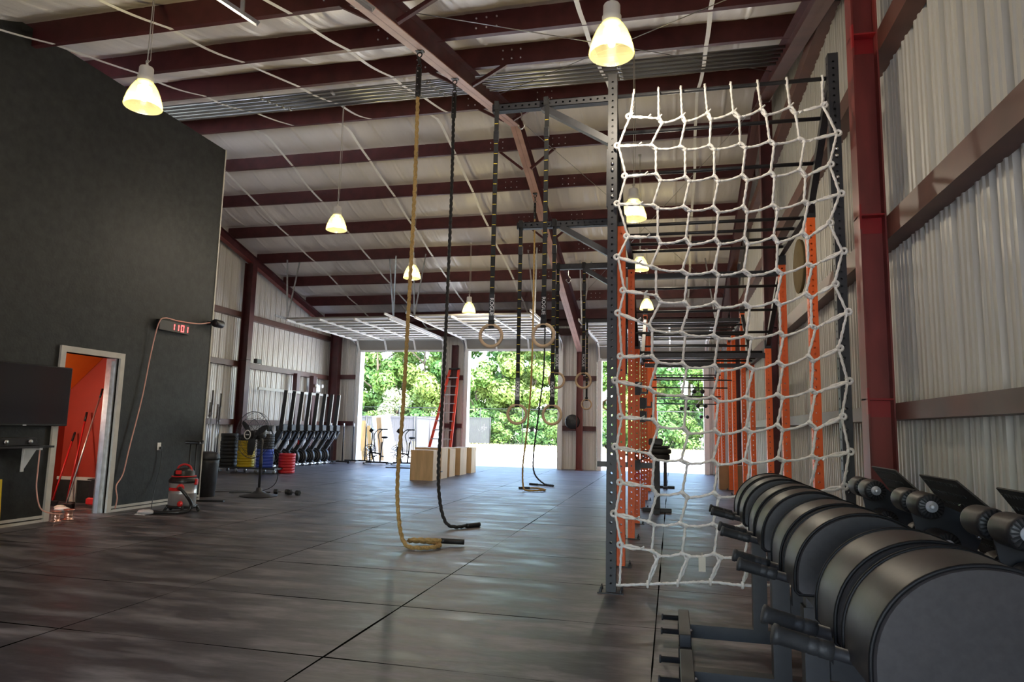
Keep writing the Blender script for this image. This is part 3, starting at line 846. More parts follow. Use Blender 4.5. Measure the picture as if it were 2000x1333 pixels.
# ================================================================ CLIMBING NET
NET= [[(-0.348,4.191),((-0.095,4.153),(-0.063,4.107)),((0.11,4.159),(0.14,4.11)),((0.33,4.175),(0.359,4.114)),((0.548,4.156),(0.595,4.104)),((0.778,4.164),(0.816,4.104)),((1.015,4.172),(1.056,4.111)),(1.278,4.157)],[(-0.454,3.926),((-0.164,3.904),(-0.119,3.865)),((0.089,3.875),(0.134,3.843)),((0.343,3.875),(0.382,3.834)),((0.599,3.865),(0.642,3.824)),((0.839,3.866),(0.877,3.835)),((1.082,3.875),(1.123,3.848)),(1.379,3.898)],[(-0.385,3.636),((-0.12,3.635),(-0.08,3.569)),((0.131,3.59),(0.167,3.549)),((0.378,3.587),(0.412,3.538)),((0.611,3.582),(0.653,3.532)),((0.84,3.585),(0.873,3.546)),((1.074,3.597),(1.119,3.534)),(1.313,3.627)],[(-0.453,3.379),((-0.148,3.353),(-0.106,3.318)),((0.115,3.319),(0.164,3.279)),((0.365,3.306),(0.408,3.257)),((0.614,3.302),(0.647,3.249)),((0.85,3.298),(0.891,3.26)),((1.099,3.312),(1.131,3.292)),(1.384,3.368)],[(-0.366,3.072),((-0.108,3.057),(-0.083,3.0)),((0.131,3.028),(0.169,2.974)),((0.378,3.018),(0.412,2.97)),((0.617,3.017),(0.645,2.966)),((0.852,3.025),(0.884,2.969)),((1.079,3.042),(1.119,2.996)),(1.287,3.113)],[(-0.452,2.882),((-0.168,2.797),(-0.123,2.777)),((0.097,2.748),(0.141,2.717)),((0.357,2.734),(0.399,2.696)),((0.606,2.732),(0.656,2.689)),((0.869,2.736),(0.91,2.699)),((1.115,2.773),(1.147,2.754)),(1.383,2.869)],[(-0.396,2.58),((-0.124,2.536),(-0.086,2.477)),((0.116,2.476),(0.152,2.425)),((0.362,2.462),(0.403,2.416)),((0.606,2.448),(0.647,2.416)),((0.855,2.47),(0.886,2.434)),((1.092,2.526),(1.131,2.49)),(1.309,2.591)],[(-0.442,2.379),((-0.188,2.271),(-0.157,2.229)),((0.084,2.211),(0.12,2.189)),((0.35,2.181),(0.389,2.153)),((0.611,2.169),(0.654,2.151)),((0.884,2.2),(0.909,2.17)),((1.128,2.255),(1.161,2.236)),(1.397,2.358)],[(-0.419,1.998),((-0.161,2.003),(-0.116,1.951)),((0.094,1.942),(0.13,1.905)),((0.355,1.924),(0.393,1.878)),((0.615,1.924),(0.662,1.888)),((0.861,1.951),(0.899,1.919)),((1.096,2.005),(1.132,1.96)),(1.326,2.061)],[(-0.465,1.787),((-0.184,1.728),(-0.144,1.691)),((0.085,1.666),(0.124,1.643)),((0.334,1.66),(0.382,1.621)),((0.601,1.66),(0.643,1.637)),((0.846,1.684),(0.887,1.658)),((1.112,1.722),(1.14,1.701)),(1.386,1.794)],[(-0.418,1.475),((-0.154,1.462),(-0.11,1.403)),((0.1,1.395),(0.135,1.35)),((0.351,1.382),(0.39,1.348)),((0.596,1.397),(0.634,1.371)),((0.84,1.437),(0.88,1.394)),((1.087,1.46),(1.134,1.409)),(1.331,1.508)],[(-0.463,1.217),((-0.186,1.171),(-0.146,1.127)),((0.075,1.125),(0.127,1.1)),((0.33,1.133),(0.369,1.099)),((0.582,1.142),(0.629,1.117)),((0.841,1.167),(0.882,1.146)),((1.098,1.193),(1.135,1.171)),(1.376,1.23)],[(-0.42,0.919),((-0.165,0.894),(-0.126,0.833)),((0.081,0.86),(0.124,0.821)),((0.337,0.871),(0.374,0.837)),((0.58,0.869),(0.621,0.84)),((0.826,0.897),(0.866,0.868)),((1.071,0.932),(1.11,0.909)),(1.319,0.955)],[(-0.47,0.657),((-0.193,0.609),(-0.149,0.585)),((0.062,0.608),(0.105,0.59)),((0.324,0.619),(0.361,0.6)),((0.564,0.623),(0.605,0.599)),((0.812,0.644),(0.852,0.621)),((1.063,0.678),(1.102,0.656)),(1.337,0.713)],[(-0.416,0.403),((-0.167,0.374),(-0.114,0.337)),((0.077,0.366),(0.128,0.346)),((0.33,0.382),(0.383,0.357)),((0.567,0.388),(0.613,0.366)),((0.822,0.401),(0.865,0.379)),((1.064,0.433),(1.103,0.41)),(1.309,0.472)]]
TOPS= [(-0.32,4.502),(-0.097,4.5),(0.104,4.494),(0.316,4.493),(0.541,4.49),(0.771,4.486),(1.016,4.486),(1.309,4.475)]
BOT= [(-0.433,0.078),(-0.203,0.103),(0.04,0.129),(0.296,0.156),(0.546,0.148),(0.808,0.167)]
NY = 5.955
net = empty('climbing_net', (0, NY, 0)); tag(net, 'white rope climbing net hung from the top bar between the charcoal rig posts', 'climbing net')
def npt(p, dy=0.0): return Vector((p[0], dy + .012 * math.sin(p[0] * 7 + p[1] * 3), p[1]))
rb = MB()
def strand(pts, r=.0135, st=.016):
    path = catmull(pts, st) if len(pts) > 2 else catmull(pts, st)
    if len(path) > 1: rb.rope(path, r, .07, 8, 3, .24)
def hi(nd): return npt(nd[0]) if isinstance(nd[0], tuple) else npt(nd)
def lo_(nd): return npt(nd[1]) if isinstance(nd[0], tuple) else npt(nd)
for i, row in enumerate(NET):
    for j, nd in enumerate(row):
        if isinstance(nd[0], tuple):
            a, c = hi(nd), lo_(nd)
            e = (c - a).normalized() * .012
            # two ropes pass side by side through the knot
            strand([a - e, a.lerp(c, .5) + Vector((.004, -.013, .006)), c + e], .0145)
            strand([a - e, a.lerp(c, .5) + Vector((-.004, .013, -.006)), c + e], .0145)
            for p in (a, c): rb.sphere(p, .0205, 8, 5, (1.15, 1, .95))
        else:
            p = npt(nd)
            rb.torus(p + Vector((-.012 if j == 0 else .012, 0, .005)), .022, .012, 'y', 12, 6)
        if j + 1 < len(row):
            a, c = lo_(nd), hi(row[j + 1])
            sag = Vector((0, 0, -.012))
            edge = j == 0 or j + 2 == len(row)
            if edge and j == 0:
                m = a.lerp(c, .62)
                for s in (-1, 1): strand([a, a.lerp(m, .5) + Vector((0, s * .012, s * .010)), m], .0135)
                strand([m, c])
                strand([m, m + Vector((.03, -.02, .022))], .009)
            elif edge:
                m = a.lerp(c, .30)
                for s in (-1, 1): strand([m, m.lerp(c, .5) + Vector((0, s * .012, s * .010)), c], .0135)
                strand([a, m])
                strand([m, m + Vector((-.035, -.02, -.028))], .009)
            else:
                strand([a, a.lerp(c, .5) + sag, c])
    if i + 1 < len(NET):
        for j, nd in enumerate(row):
            a = lo_(nd); c = hi(NET[i + 1][j])
            strand([a, a.lerp(c, .5) + Vector((0, -.008, 0)), c])
for j, tp in enumerate(TOPS):
    c = hi(NET[0][j]); t = Vector((tp[0], .14, tp[1] - .01))
    strand([c, c.lerp(t, .5), t + Vector((0, -.028, 0)), t + Vector((0, 0, .030)), t + Vector((0, .028, 0)), c.lerp(t, .5) + Vector((.008, .02, 0)), c + Vector((.006, .012, .01))], .0125)
    strand([c, c + Vector((.03, -.015, .03))], .009)
bl = [Vector((p[0], 0, p[1])) for p in BOT] + [Vector((1.05, 0, .15)), Vector((1.34, 0, .14))]
strand([bl[0] + Vector((-.03, 0, 0))] + bl, .0145)
for j in range(1, 7):
    a = lo_(NET[-1][j]) if j < 7 else hi(NET[-1][7])
    c = bl[j] if j < len(bl) else bl[-1]
    for s in (-1, 1): strand([a, a.lerp(c, .5) + Vector((s * .010, s * .010, 0)), c], .0135)
    strand([a.lerp(c, .2), a.lerp(c, .05) + Vector((-.035, -.01, .02))], .009)
    rb.torus(c, .022, .012, 'x', 12, 6)
strand([hi(NET[-1][0]), bl[0]]); strand([hi(NET[-1][7]), bl[-1]])
rb.build('mesh_rope', M['whiterope'], net)
q = MB(); q.box((.206, -.012, .235), (.262, -.008, .352)); q.cyl((.234, -.01, .35), (.234, -.005, .385), .002, 5)
tag(q.build('tag', M['paper'], net), 'beige paper tag')

# ================================================================ ROPES
def climb_rope(name, x, y, ztop, pts, m, lab, r, boot_top, boot_end=True, cat='climbing rope', step=.013, pitch=.085):
    root = empty(name, (0, 0, 0)); tag(root, lab, cat, 'climbing ropes')
    path = catmull(pts, step)
    q = MB(); q.rope(path, r, pitch, 12, 3, .20); q.build('rope', m, root)
    b = MB(); b.tube([(x, y, ztop - .62), (x, y, ztop - .60), (x, y, ztop - .24), (x, y, ztop - .22)], [r * .9, r * 1.35, r * 1.35, r * .8], 10); 
    b.mi = 1
    for k in range(4): b.sphere((x + .0, y - r * 1.35, ztop - .56 + k * .09), .008, 6, 4)
    b.build('top_sleeve', [M['boot'], M['chrome']], root)
    c = MB(); c.box((x - .05, y - .04, ztop - .012), (x + .05, y + .04, ztop + .012)); c.torus((x, y, ztop - .055), .032, .009, 'y', 14, 6); c.torus((x, y, ztop - .13), .038, .009, 'x', 14, 6); c.torus((x, y, ztop - .20), .028, .008, 'y', 14, 6)
    c.build('hanger', M['blacksteel'], root)
    e = catmull(pts[-3:], .03)
    L = 0; sel = [e[-1]]
    for i in range(len(e) - 2, -1, -1):
        L += (e[i] - e[i + 1]).length; sel.append(e[i])
        if L > .24: break
    b = MB(); b.tube(sel, r * 1.22, 10)
    b.build('end_boot', M['boot'], root)
    return root
def zbot(y):
    for (a, c) in zip(bm_, bm_[1:]):
        if a[0] <= y <= c[0]: return a[1] + (c[1] - a[1]) * (y - a[0]) / (c[0] - a[0])
x, y = XM, 7.55; z = zbot(y)
climb_rope('climbing_rope', x, y, z, [(x, y, z - .55), (x + .01, y, z - 1.8), (x, y, 3), (x - .02, y, 1.6), (x - .05, y, .75), (x + .02, y - .08, .30), (x + .16, y - .22, .06), (x + .34, y - .26, .03), (x + .50, y - .12, .03), (x + .46, y + .06, .03), (x + .25, y + .12, .035), (x + .12, y + .02, .05), (x + .2, y - .06, .08), (x + .40, y + .02, .075), (x + .56, y + .13, .055), (x + .72, y + .20, .045)],
           M['manila'], 'tan climbing rope coiled at its foot, nearer of the two front ropes', .026, 0)
y = 8.95; z = zbot(y)
climb_rope('climbing_rope', x, y, z, [(x, y, z - .55), (x + .01, y, z - 1.8), (x, y, 3), (x - .02, y, 1.6), (x - .04, y, .8), (x + .0, y, .35), (x + .10, y - .03, .09), (x + .22, y, .03), (x + .34, y + .15, .03), (x + .46, y + .36, .03)],
           M['blackrope'], 'black climbing rope hanging beside the tan rope, its end bent on the mats', .026, 0)
y = 15.0; z = zbot(y)
climb_rope('climbing_rope', x, y, z, [(x, y, z - .55), (x, y, 3), (x - .06, y, 1.6), (x - .16, y, .6), (x - .14, y - .05, .12), (x - .02, y - .25, .03), (x + .22, y - .2, .03), (x + .34, y + .05, .03), (x + .12, y + .3, .035), (x - .12, y + .35, .03), (x - .30, y + .25, .03)],
           M['manila'], 'thin looking tan climbing rope far back near the doorways', .022, 0, step=.03, pitch=.09)
y = 16.5; z = zbot(y)
climb_rope('climbing_rope', x, y, z, [(x, y, z - .55), (x, y, 3), (x - .1, y, 1.9), (x - .22, y, .8), (x - .2, y, .3), (x + .02, y + .05, .05), (x + .3, y - .2, .03), (x + .28, y - .35, .03), (x + .0, y - .2, .03), (x - .3, y - .05, .03)],
           M['blackrope'], 'black climbing rope far back, curving above the mats near the doorways', .022, 0, step=.03, pitch=.09)

# ================================================================ RINGS
def text(body, size, m, parent, loc, rot, name='lettering', ext=.0008):
    cu = bpy.data.curves.new(name, 'FONT'); cu.body = body; cu.size = size; cu.extrude = ext
    cu.align_x = 'CENTER'; cu.align_y = 'CENTER'; cu.materials.append(m)
    t_ = bpy.data.objects.new(name, cu); COL.objects.link(t_)
    bpy.context.view_layer.update()
    me = bpy.data.meshes.new_from_object(t_.evaluated_get(bpy.context.evaluated_depsgraph_get()))
    bpy.data.objects.remove(t_)
    o = bpy.data.objects.new(name, me); COL.objects.link(o); o.parent = parent; o.location = loc; o.rotation_euler = rot
    return o
def ring(x, y, zt, zc, rz, lab, sleeve=True):
    R = .100; r = .0155
    root = empty('gymnastic_ring', (x, y, zc), rz); tag(root, lab, 'gymnastic ring', 'wooden rings on straps')
    q = MB(); q.torus((0, 0, 0), R, r, 'y', 40, 10); q.build('hoop', M['wood'], root)
    q = MB(); L = zt - zc; w = .021
    q.box((-w, -.0045, R - .01), (w, -.002, L + .04)); q.box((-w, .002, R - .01), (w, .0045, L + .045)); q.box((-w, -.046, L + .038), (w, .046, L + .043))
    q.box((-w, -.046, L - .04), (w, -.042, L + .04)); q.box((-w, .042, L - .04), (w, .046, L + .04))
    st = q.build('strap', M['webbing'], root)
    q = MB(); z = R + .35
    while z < L - .1: q.box((-w * .8, -.0056, z), (w * .8, -.0044, z + .006)); z += .10
    q.build('strap_marks', M['yellow'], st)
    q = MB(); q.box((-.028, -.014, R - .028), (.028, .014, R + .05), bev=.006); q.build('strap_loop', M['webbing'], root)
    q = MB(); q.box((-.026, -.011, L - .34), (.026, .011, L - .24), bev=.004); q.build('buckle', M['blacksteel'], root)
    if sleeve:
        q = MB(); q.box((-.024, -.0085, R + .05), (.024, .0085, R + .29)); p = q.build('sleeve', M['plastic'], root)
        text('ROGUE', .05, M['white'], p, (0, -.0095, R + .17), (PI / 2, PI / 2, 0))
    return root
ring(-1.615, 6.0, 4.42, 2.20, .12, 'wooden ring, left one of the nearest pair hanging on numbered black straps')
ring(-1.125, 6.0, 4.42, 2.20, -.16, 'wooden ring, right one of the nearest pair hanging on numbered black straps')
ring(-1.615, 7.16, 3.60, 1.51, .1, 'wooden ring, left one of the second pair, hanging lower')
ring(-1.235, 7.16, 3.60, 1.51, -.14, 'wooden ring, right one of the second pair, hanging lower')
ring(-1.50, 9.02, 3.57, 2.01, .2, 'wooden ring, left one of the third pair, partly behind a black strap')
ring(-1.14, 9.02, 3.57, 2.01, -.1, 'wooden ring, right one of the third pair, before the maroon back column')
ring(-1.70, 14.0, 3.62, 1.88, .1, 'small looking wooden ring of the farthest pair, against the ribbed wall strip', False)
ring(-1.265, 14.0, 3.62, 1.88, -.1, 'small looking wooden ring of the farthest pair, against the third doorway', False)

# ================================================================ LAMPS
def lamp(x, y, zb, ztop, lab):
    root = empty('pendant_lamp', (x, y, zb)); tag(root, lab, 'pendant lamp', 'dome pendant lamps')
    prof = [(r_ * .715, h_ * .80) for (r_, h_) in ((.255, 0), (.262, .012), (.252, .07), (.225, .16), (.185, .25), (.14, .32), (.105, .36), (.10, .37))]
    inner = [(r - .006, h + .001) for (r, h) in prof[::-1]]
    q = MB(); q.lathe(prof + inner, 36, closed=True); q.build('shade', M['shade'], root)
    q = MB(); q.lathe([(r_ * .715, h_ * .80) for (r_, h_) in ((.108, .355), (.112, .36), (.112, .42), (.100, .43), (.098, .54), (.09, .555), (.02, .56), (.02, .60), (.012, .62))], 24); q.build('housing', M['white'], root)
    q = MB(); q.lathe([(.0, .07), (.024, .08), (.03, .10), (.03, .15), (.075, .16), (.068, .225), (.03, .235), (.03, .28)], 14); q.build('bulb', M['bulb'], root)
    q = MB(); q.cyl((0, 0, .47), (0, 0, ztop - zb), .006, 6); q.torus((0, 0, .51), .018, .005, 'y', 12, 5); q.box((-.03, -.03, ztop - zb - .02), (.03, .03, ztop - zb + .02)); q.build('cord', M['trimpale'], root)
    q = MB(); q.tube(catmull([(.012, 0, .50), (.03, .01, (ztop - zb) * .4), (.014, 0, ztop - zb - .02)], .3), .004, 5); q.build('wire', M['trimpale'], root)
    ld = bpy.data.lights.new('lamp_light', 'POINT'); ld.energy = LAMP_W; ld.color = (1.0, .88, .70); ld.shadow_soft_size = .05
    lo = bpy.data.objects.new('lamp_light', ld); COL.objects.link(lo); lo.parent = root; lo.location = (0, 0, -.10)
    return root
for (x, y, zb, lab) in [(-5.36, 5.68, 4.60, 'dome lamp hanging in front of the black partition, nearest of the four on that side'),
                        (-5.95, 11.03, 4.88, 'dome lamp in the open bay between the black partition and the tan rope'),
                        (-5.39, 13.4, 4.49, 'dome lamp close behind the tan climbing rope'),
                        (-5.44, 17.8, 4.50, 'small looking dome lamp just above the middle garage door'),
                        (-.46, 5.28, 4.42, 'large looking dome lamp above the climbing net post'),
                        (-.51, 9.55, 4.36, 'dome lamp behind the net beside the charcoal post, above two smaller ones'),
                        (-.636, 14.47, 4.77, 'dome lamp behind the net, middle of the three seen in a column'),
                        (-.636, 18.46, 4.62, 'farthest dome lamp behind the net, lowest of the three in a column')]:
    lamp(x, y, zb, zroof(y) + .02, lab)

# conduits, straps, cables, hanging struts under the roof
CON = [9.95, 10.17, 10.39, 10.61, 10.84]
for i, y in enumerate(CON):
    q = MB(); q.cyl((-12.5, y, zroof(y) - .02), (1.7, y, zroof(y) - .02), .031, 10)
    for x in (-10.1, -7.0, -3.9, -.8):
        q.cyl((x, y, zroof(y) - .02), (x + .09, y, zroof(y) - .02), .038, 10)
    o = q.build('conduit_pipe', M['conduit']); tag(o, 'grey conduit pipe under the roof, %s of five side by side' % ['nearest', 'second', 'middle', 'fourth', 'farthest'][i], 'conduit', 'conduit pipes')
q = MB()
for x in (-5.6,): q.box((x, 9.9, zroof(10.0) - .085), (x + .04, 10.0, zroof(10.0) - .055))
tag(q.build('conduit_hanger', M['galv']), 'thin metal strips carrying the row of conduit pipes', 'conduit hanger', 'conduit hangers')
def roof_strap(x, ys, i, n):
    vs, fs = [], []
    w = .029
    pts = []
    for a, c in zip(ys, ys[1:]):
        for k in range(8):
            t = k / 8; y = a + (c - a) * t
            pts.append((x + .014 * math.sin(y * 1.3 + x) + .006 * math.sin(3 * y), y, zroof(y) - .004 - .05 * math.sin(PI * t) * abs(math.sin(a * 5 + x))))
    pts.append((x, ys[-1], zroof(ys[-1]) - .004))
    q = MB()
    for p in pts: vs += [(p[0] - w, p[1], p[2]), (p[0] + w, p[1], p[2]), (p[0] + w, p[1], p[2] - .003), (p[0] - w, p[1], p[2] - .003)]
    for k in range(len(pts) - 1):
        for j in range(4): fs.append((k * 4 + j, k * 4 + (j + 1) % 4, k * 4 + 4 + (j + 1) % 4, k * 4 + 4 + j))
    q.add(vs, fs)
    return q.build('roof_strap', M['white'])
NS = [-7.75, -5.98, -4.33, -1.05, .52]
for i, x in enumerate(NS):
    tag(roof_strap(x, [0.6, 2.1, 3.65, 5.15] + PUR_NEAR + [10.9, 12.25], i, 5), 'thin white strap under the near roof slope, %s from the black partition side' % ORD[i], 'roof strap', 'white straps')
FS = [-10.6, -8.75, -6.75, -4.70, -1.15, .52]
for i, x in enumerate(FS):
    tag(roof_strap(x, [12.3] + PUR_FAR + [23.5], i, 6), 'thin white strap under the far roof slope, %s from the white wall side' % ORD[i], 'roof strap', 'white straps')
for (a, c, lab) in [((-2.9, 10.9, zroof(10.9) - .10), (1.6, 6.7, zroof(6.7) - .10), 'thin bracing cable crossing under the roof above the net'),
                    ((-2.9, 6.7, zroof(6.7) - .14), (1.6, 10.9, zroof(10.9) - .14), 'thin bracing cable above the big dome lamp near the net'),
                    ((-2.9, 13.1, zroof(13.1) - .08), (1.6, 21.3, zroof(21.3) - .05), 'thin bracing cable running down the far roof slope behind the net'),
                    ((-2.9, 21.3, zroof(21.3) - .09), (1.6, 13.1, zroof(13.1) - .09), 'thin bracing cable crossing the other one on the far roof slope')]:
    q = MB(); q.cyl(a, c, .006, 5); tag(q.build('brace_cable', M['steel']), lab, 'cable', 'bracing cables')
for (x, y, lab) in ((-3.75, 5.0, 'perforated metal strut hanging under the roof left of the middle rafter, larger one'), (-2.62, 5.0, 'perforated metal strut hanging under the roof close to the middle rafter, smaller one')):
    q = MB(); q.bar((x - .28, y - .15, 5.18), (x + .12, y + .05, 4.93), .05, .012); q.bar((x - .28, y - .12, 5.2), (x + .12, y + .08, 4.95), .012, .05); q.bar((x - .0, y, 5.0), (x - .02, y, zroof(y) + .02), .04, .012)
    tag(q.build('hanging_strut', M['galv']), lab, 'metal strut', 'hanging struts')

# ================================================================ GLUTE HAM BENCHES
def pad_mesh(y0, y1):
    zc, zb, rx, rz = .875, .818, .232, .222
    prof = [(-rx + .012, zb), (-rx, zb + .012)]
    n = 30
    prof += [(-rx * math.cos(PI * i / n), zc + rz * math.sin(PI * i / n)) for i in range(n + 1)]
    prof += [(rx, zb + .012), (rx - .012, zb)]
    m = len(prof)
    rings = [(y0, .955), (y0 + .004, .975), (y0 + .010, .990), (y0 + .022, 1.0), (y1 - .022, 1.0), (y1 - .010, .990), (y1 - .004, .975), (y1, .955)]
    cx, cz = 0.0, .93
    vs = []
    for (y, s) in rings:
        for (x, z) in prof: vs.append((.64 + cx + (x - cx) * s, y, cz + (z - cz) * s))
    fs = []
    for i in range(len(rings) - 1):
        for k in range(m): fs.append((i * m + k, i * m + (k + 1) % m, (i + 1) * m + (k + 1) % m, (i + 1) * m + k))
    b = MB(); b.add(vs, fs, True)
    b.add(vs[:m], [list(range(m - 1, -1, -1))]); b.add(vs[-m:], [list(range(m))])
    edge = []
    for y in (y0 + .008, y1 - .008):
        edge.append([(.64 + x * 1.0, y, .93 + (z - .93) * 1.0) for (x, z) in prof])
    return b, edge
def make_ghd(y, lab):
    r = empty('glute_ham_bench', (0, y, 0)); tag(r, lab, 'gym bench', 'glute ham benches in a row')
    q = MB(); q.box((.10, .055, .065), (1.72, .135, .145)); q.build('main_beam', M['greysteel'], r)
    q = MB(); q.box((.035, -.20, .075), (.105, .40, .150), bev=.004); s = q.build('front_stabilizer', M['greysteel'], r)
    q = MB(); q.box((.03, -.205, 0), (.11, -.13, .075), bev=.006); q.build('rubber_foot', M['rubber'], s)
    q = MB(); q.box((.03, .33, 0), (.11, .405, .075), bev=.006); q.build('rubber_foot', M['rubber'], s)
    for py in (-.03, .30):
        q = MB(); q.lathe([(.016, 0), (.016, -.10), (.022, -.102), (.022, -.112)], 12, (.036, py, .115), 'x'); q.build('peg', M['blacksteel'], s)
    q = MB()
    for py in (.04, .155): q.lathe([(.013, 0), (.013, .012), (.006, .02)], 6, (.10, py, .112), 'x', smooth=False)
    q.build('bolts', M['chrome'], s)
    q = MB(); q.box((1.62, -.20, .0), (1.70, .40, .07), bev=.005); q.build('rear_stabilizer', M['greysteel'], r)
    q = MB(); q.box((.49, .055, .145), (.575, .135, .70)); q.build('upright', M['greysteel'], r)
    q = MB(); q.box((.62, -.13, .70), (.72, .32, .76)); q.box((.50, .06, .66), (.80, .13, .74)); q.box((.575, -.02, .52), (.63, .02, .74)); q.build('pad_carriage', M['greysteel'], r)
    q = MB(); q.box((.575, .03, .45), (.70, .16, .53)); q.build('gusset', M['greysteel'], r)
    for (a, c) in ((-.290, -.035), (.035, .285)):
        b, ed = pad_mesh(a, c); p = b.build('pad', M['vinyl'], r)
        q = MB()
        for e in ed: q.tube(e, .0055, 6, closed=True)
        q.build('piping', M['piping'], p)
        q = MB(); q.box((.47, a + .03, .775), (.83, c - .03, .820)); q.build('pad_board', M['blacksteel'], p)
    for hy in (.105, -.085):
        q = MB(); q.cyl((.60, hy, .79), (.36, hy, .845), .0165, 12); h = q.build('handle', M['blacksteel'], r)
        d = (Vector((.36, hy, .845)) - Vector((.60, hy, .79))).normalized()
        q = MB(); a = Vector((.375, hy, .842)); pts = [a + d * t for t in (0, .002, .03, .034, .038, .055, .058, .062, .125, .130, .140, .142)]
        q.tube(pts, [.0165, .0215, .0215, .0195, .0215, .0215, .0195, .0215, .0215, .025, .025, .02], 14); q.build('grip', M['rubber'], h)
    # rear mast, foot plate and rollers
    q = MB(); q.box((1.50, .055, .145), (1.575, .135, .78)); q.build('mast', M['greysteel'], r)
    q = MB(); q.bar((1.06, .095, .90), (1.56, .095, .74), .06, .08, up=(0, 0, 1)); q.bar((1.20, .095, .84), (1.34, .095, 1.0), .012, .16, up=(1, 0, 0)); q.build('foot_arm', M['greysteel'], r)
    A = Vector((1.27, 0, 1.17)); B = Vector((1.60, 0, .70)); d = (B - A).normalized(); nrm = Vector((d.z, 0, -d.x))
    if nrm.x > 0: nrm = -nrm
    poly = [(-.26, 0), (.22, 0), (.36, .13), (.36, .57), (-.26, .57)]
    b = MB(); vs = []
    for off in (0, .008):
        for (yy, s) in poly: vs.append(A + d * s + nrm * off + Vector((0, .03 - yy, 0)))
    n = len(poly)
    b.add(vs, [list(range(n)), list(range(2 * n - 1, n - 1, -1))] + [(k, n + k, n + (k + 1) % n, (k + 1) % n) for k in range(n)])
    for i in range(9):
        for k in range(22):
            yy = -.24 + .026 * k; s = .03 + .06 * i
            if yy > .20 and s < .14: continue
            p = A + d * s + nrm * .008 + Vector((0, .03 - yy, 0))
            b.bar(p, p + nrm * .003, .014, .014)
    b.build('foot_plate', M['rubber'], r)
    b = MB()
    for dy in (0.02,):
        b.prism([(1.16, .88), (1.40, .80), (1.46, .96), (1.22, 1.06), (1.13, 1.03)], 'y', dy - .005, dy + .005)
    b.build('roller_bracket', M['greysteel'], r)
    b = MB()
    for (x, z) in ((1.36, 1.04), (1.42, .90)): b.lathe([(.017, .015), (.017, .002), (.008, -.006)], 8, (x, .0, z), 'y')
    b.build('bolts', M['chrome'], r)
    for (x, z) in ((1.16, 1.045), (1.22, .875)):
        b = MB(); b.cyl((x, -.20, z), (x, .24, z), .012, 8); b.build('axle', M['steel'], r)
        for (a, c) in ((-.185, -.015), (.055, .225)):
            b = MB(); R = .060
            b.lathe([(R * .80, a), (R * .96, a + .008), (R, a + .022), (R, c - .022), (R * .96, c - .008), (R * .80, c)], 26, (x, 0, z), 'y'); o = b.build('roller', M['vinyl'], r)
            b = MB()
            for k in range(18):
                t = 2 * PI * k / 18
                b.bar((x + .026 * math.cos(t), a - .001, z + .026 * math.sin(t)), (x + .054 * math.cos(t), a + .006, z + .054 * math.sin(t)), .007, .010, up=(0, 1, 0))
            b.build('gathered_cover', M['piping'], o)
            b = MB(); b.lathe([(.026, 0), (.026, -.008), (.010, -.010), (.010, -.018), (.004, -.02)], 18, (x, a, z), 'y'); b.build('hub_cap', M['silverplastic'], o)
    return r
GL = ['glute ham bench with twin half round pads, nearest and largest of the row', 'glute ham bench with twin half round pads, second from the viewer',
      'glute ham bench with twin half round pads, third from the viewer', 'glute ham bench with twin half round pads, farthest of the row, next to the net']
g0 = make_ghd(1.94, GL[0])
for i, y in enumerate((2.86, 3.74, 4.62)):
    g = copy_tree(g0); g.location = (0, y, 0); g['label'] = GL[i + 1]

# ================================================================ LEFT PARTITION
r = empty('television', (XP, 7.0, 1.65)); tag(r, 'large black flat television on the black partition beside the doorway', 'television')
q = MB(); q.box((.06, -.86, -.40), (.115, .655, .385), bev=.008); q.build('body', M['plastic'], r)
q = MB(); q.box((.1155, -.845, -.375), (.1175, .64, .372)); q.build('screen', M['screen'], r)
q = MB(); q.box((.004, -.3, -.15), (.06, .2, .15)); q.build('bracket', M['blacksteel'], r)
q = MB(); q.box((.116, .0, -.397), (.119, .05, -.385)); q.build('badge', M['alu'], r)
r = empty('wall_shelf', (XP, 6.8, 1.0)); tag(r, 'black wall shelf under the television', 'shelf')
q = MB(); q.box((.001, -.8, -.02), (.32, .50, .005)); q.build('board', M['plastic'], r)
q = MB(); q.box((.005, .33, -.33), (.02, .37, -.02)); q.box((.02, .33, -.05), (.28, .37, -.022)); q.prism([(.02, -.32), (.02, -.05), (.20, -.05)], 'y', .345, .355); q.build('bracket', M['white'], r)
r = empty('stereo', (XP + .17, 6.85, 1.007)); tag(r, 'black stereo with knobs on the shelf below the television', 'stereo')
q = MB(); q.box((-.13, -.45, 0), (.12, .22, .10), bev=.008); q.build('body', M['plastic'], r)
q = MB()
for y in (-.2, .12): q.lathe([(.03, 0), (.028, .02), (.0, .022)], 14, (.12, y, .05), 'x')
q.build('knob', M['steel'], r)
q = MB(); q.tube(catmull([(-.10, .22, .05), (-.09, .34, .07), (-.06, .38, .03), (-.02, .30, .09), (-.05, .22, .07)], .03), .008, 6); q.build('cable', M['plastic'], r)
q = MB(); q.tube(catmull([(XP + .14, 7.26, .98), (XP + .12, 7.28, .7), (XP + .12, 7.29, .45), (XP + .14, 7.36, .2), (XP + .18, 7.50, .12), (XP + .22, 7.62, .10)], .03), .009, 6)
tag(q.build('extension_cord', M['copper']), 'pink extension cord hanging from the shelf to the copper spools', 'cord')
for i, (dx, dy) in enumerate(((.20, 7.60), (.20, 7.80))):
    q = MB(); q.lathe([(.06, 0), (.065, .004), (.065, .012), (.050, .016), (.050, .055), (.053, .06), (.050, .065), (.050, .125), (.065, .13), (.065, .138), (.06, .14)], 18, (XP + dx - .06, dy, 0))
    tag(q.build('copper_spool', M['coppercan']), ['shiny copper spool on the floor, under the end of the pink cord', 'shiny copper spool on the floor, the one against the doorway frame'][i], 'spool', 'copper spools')
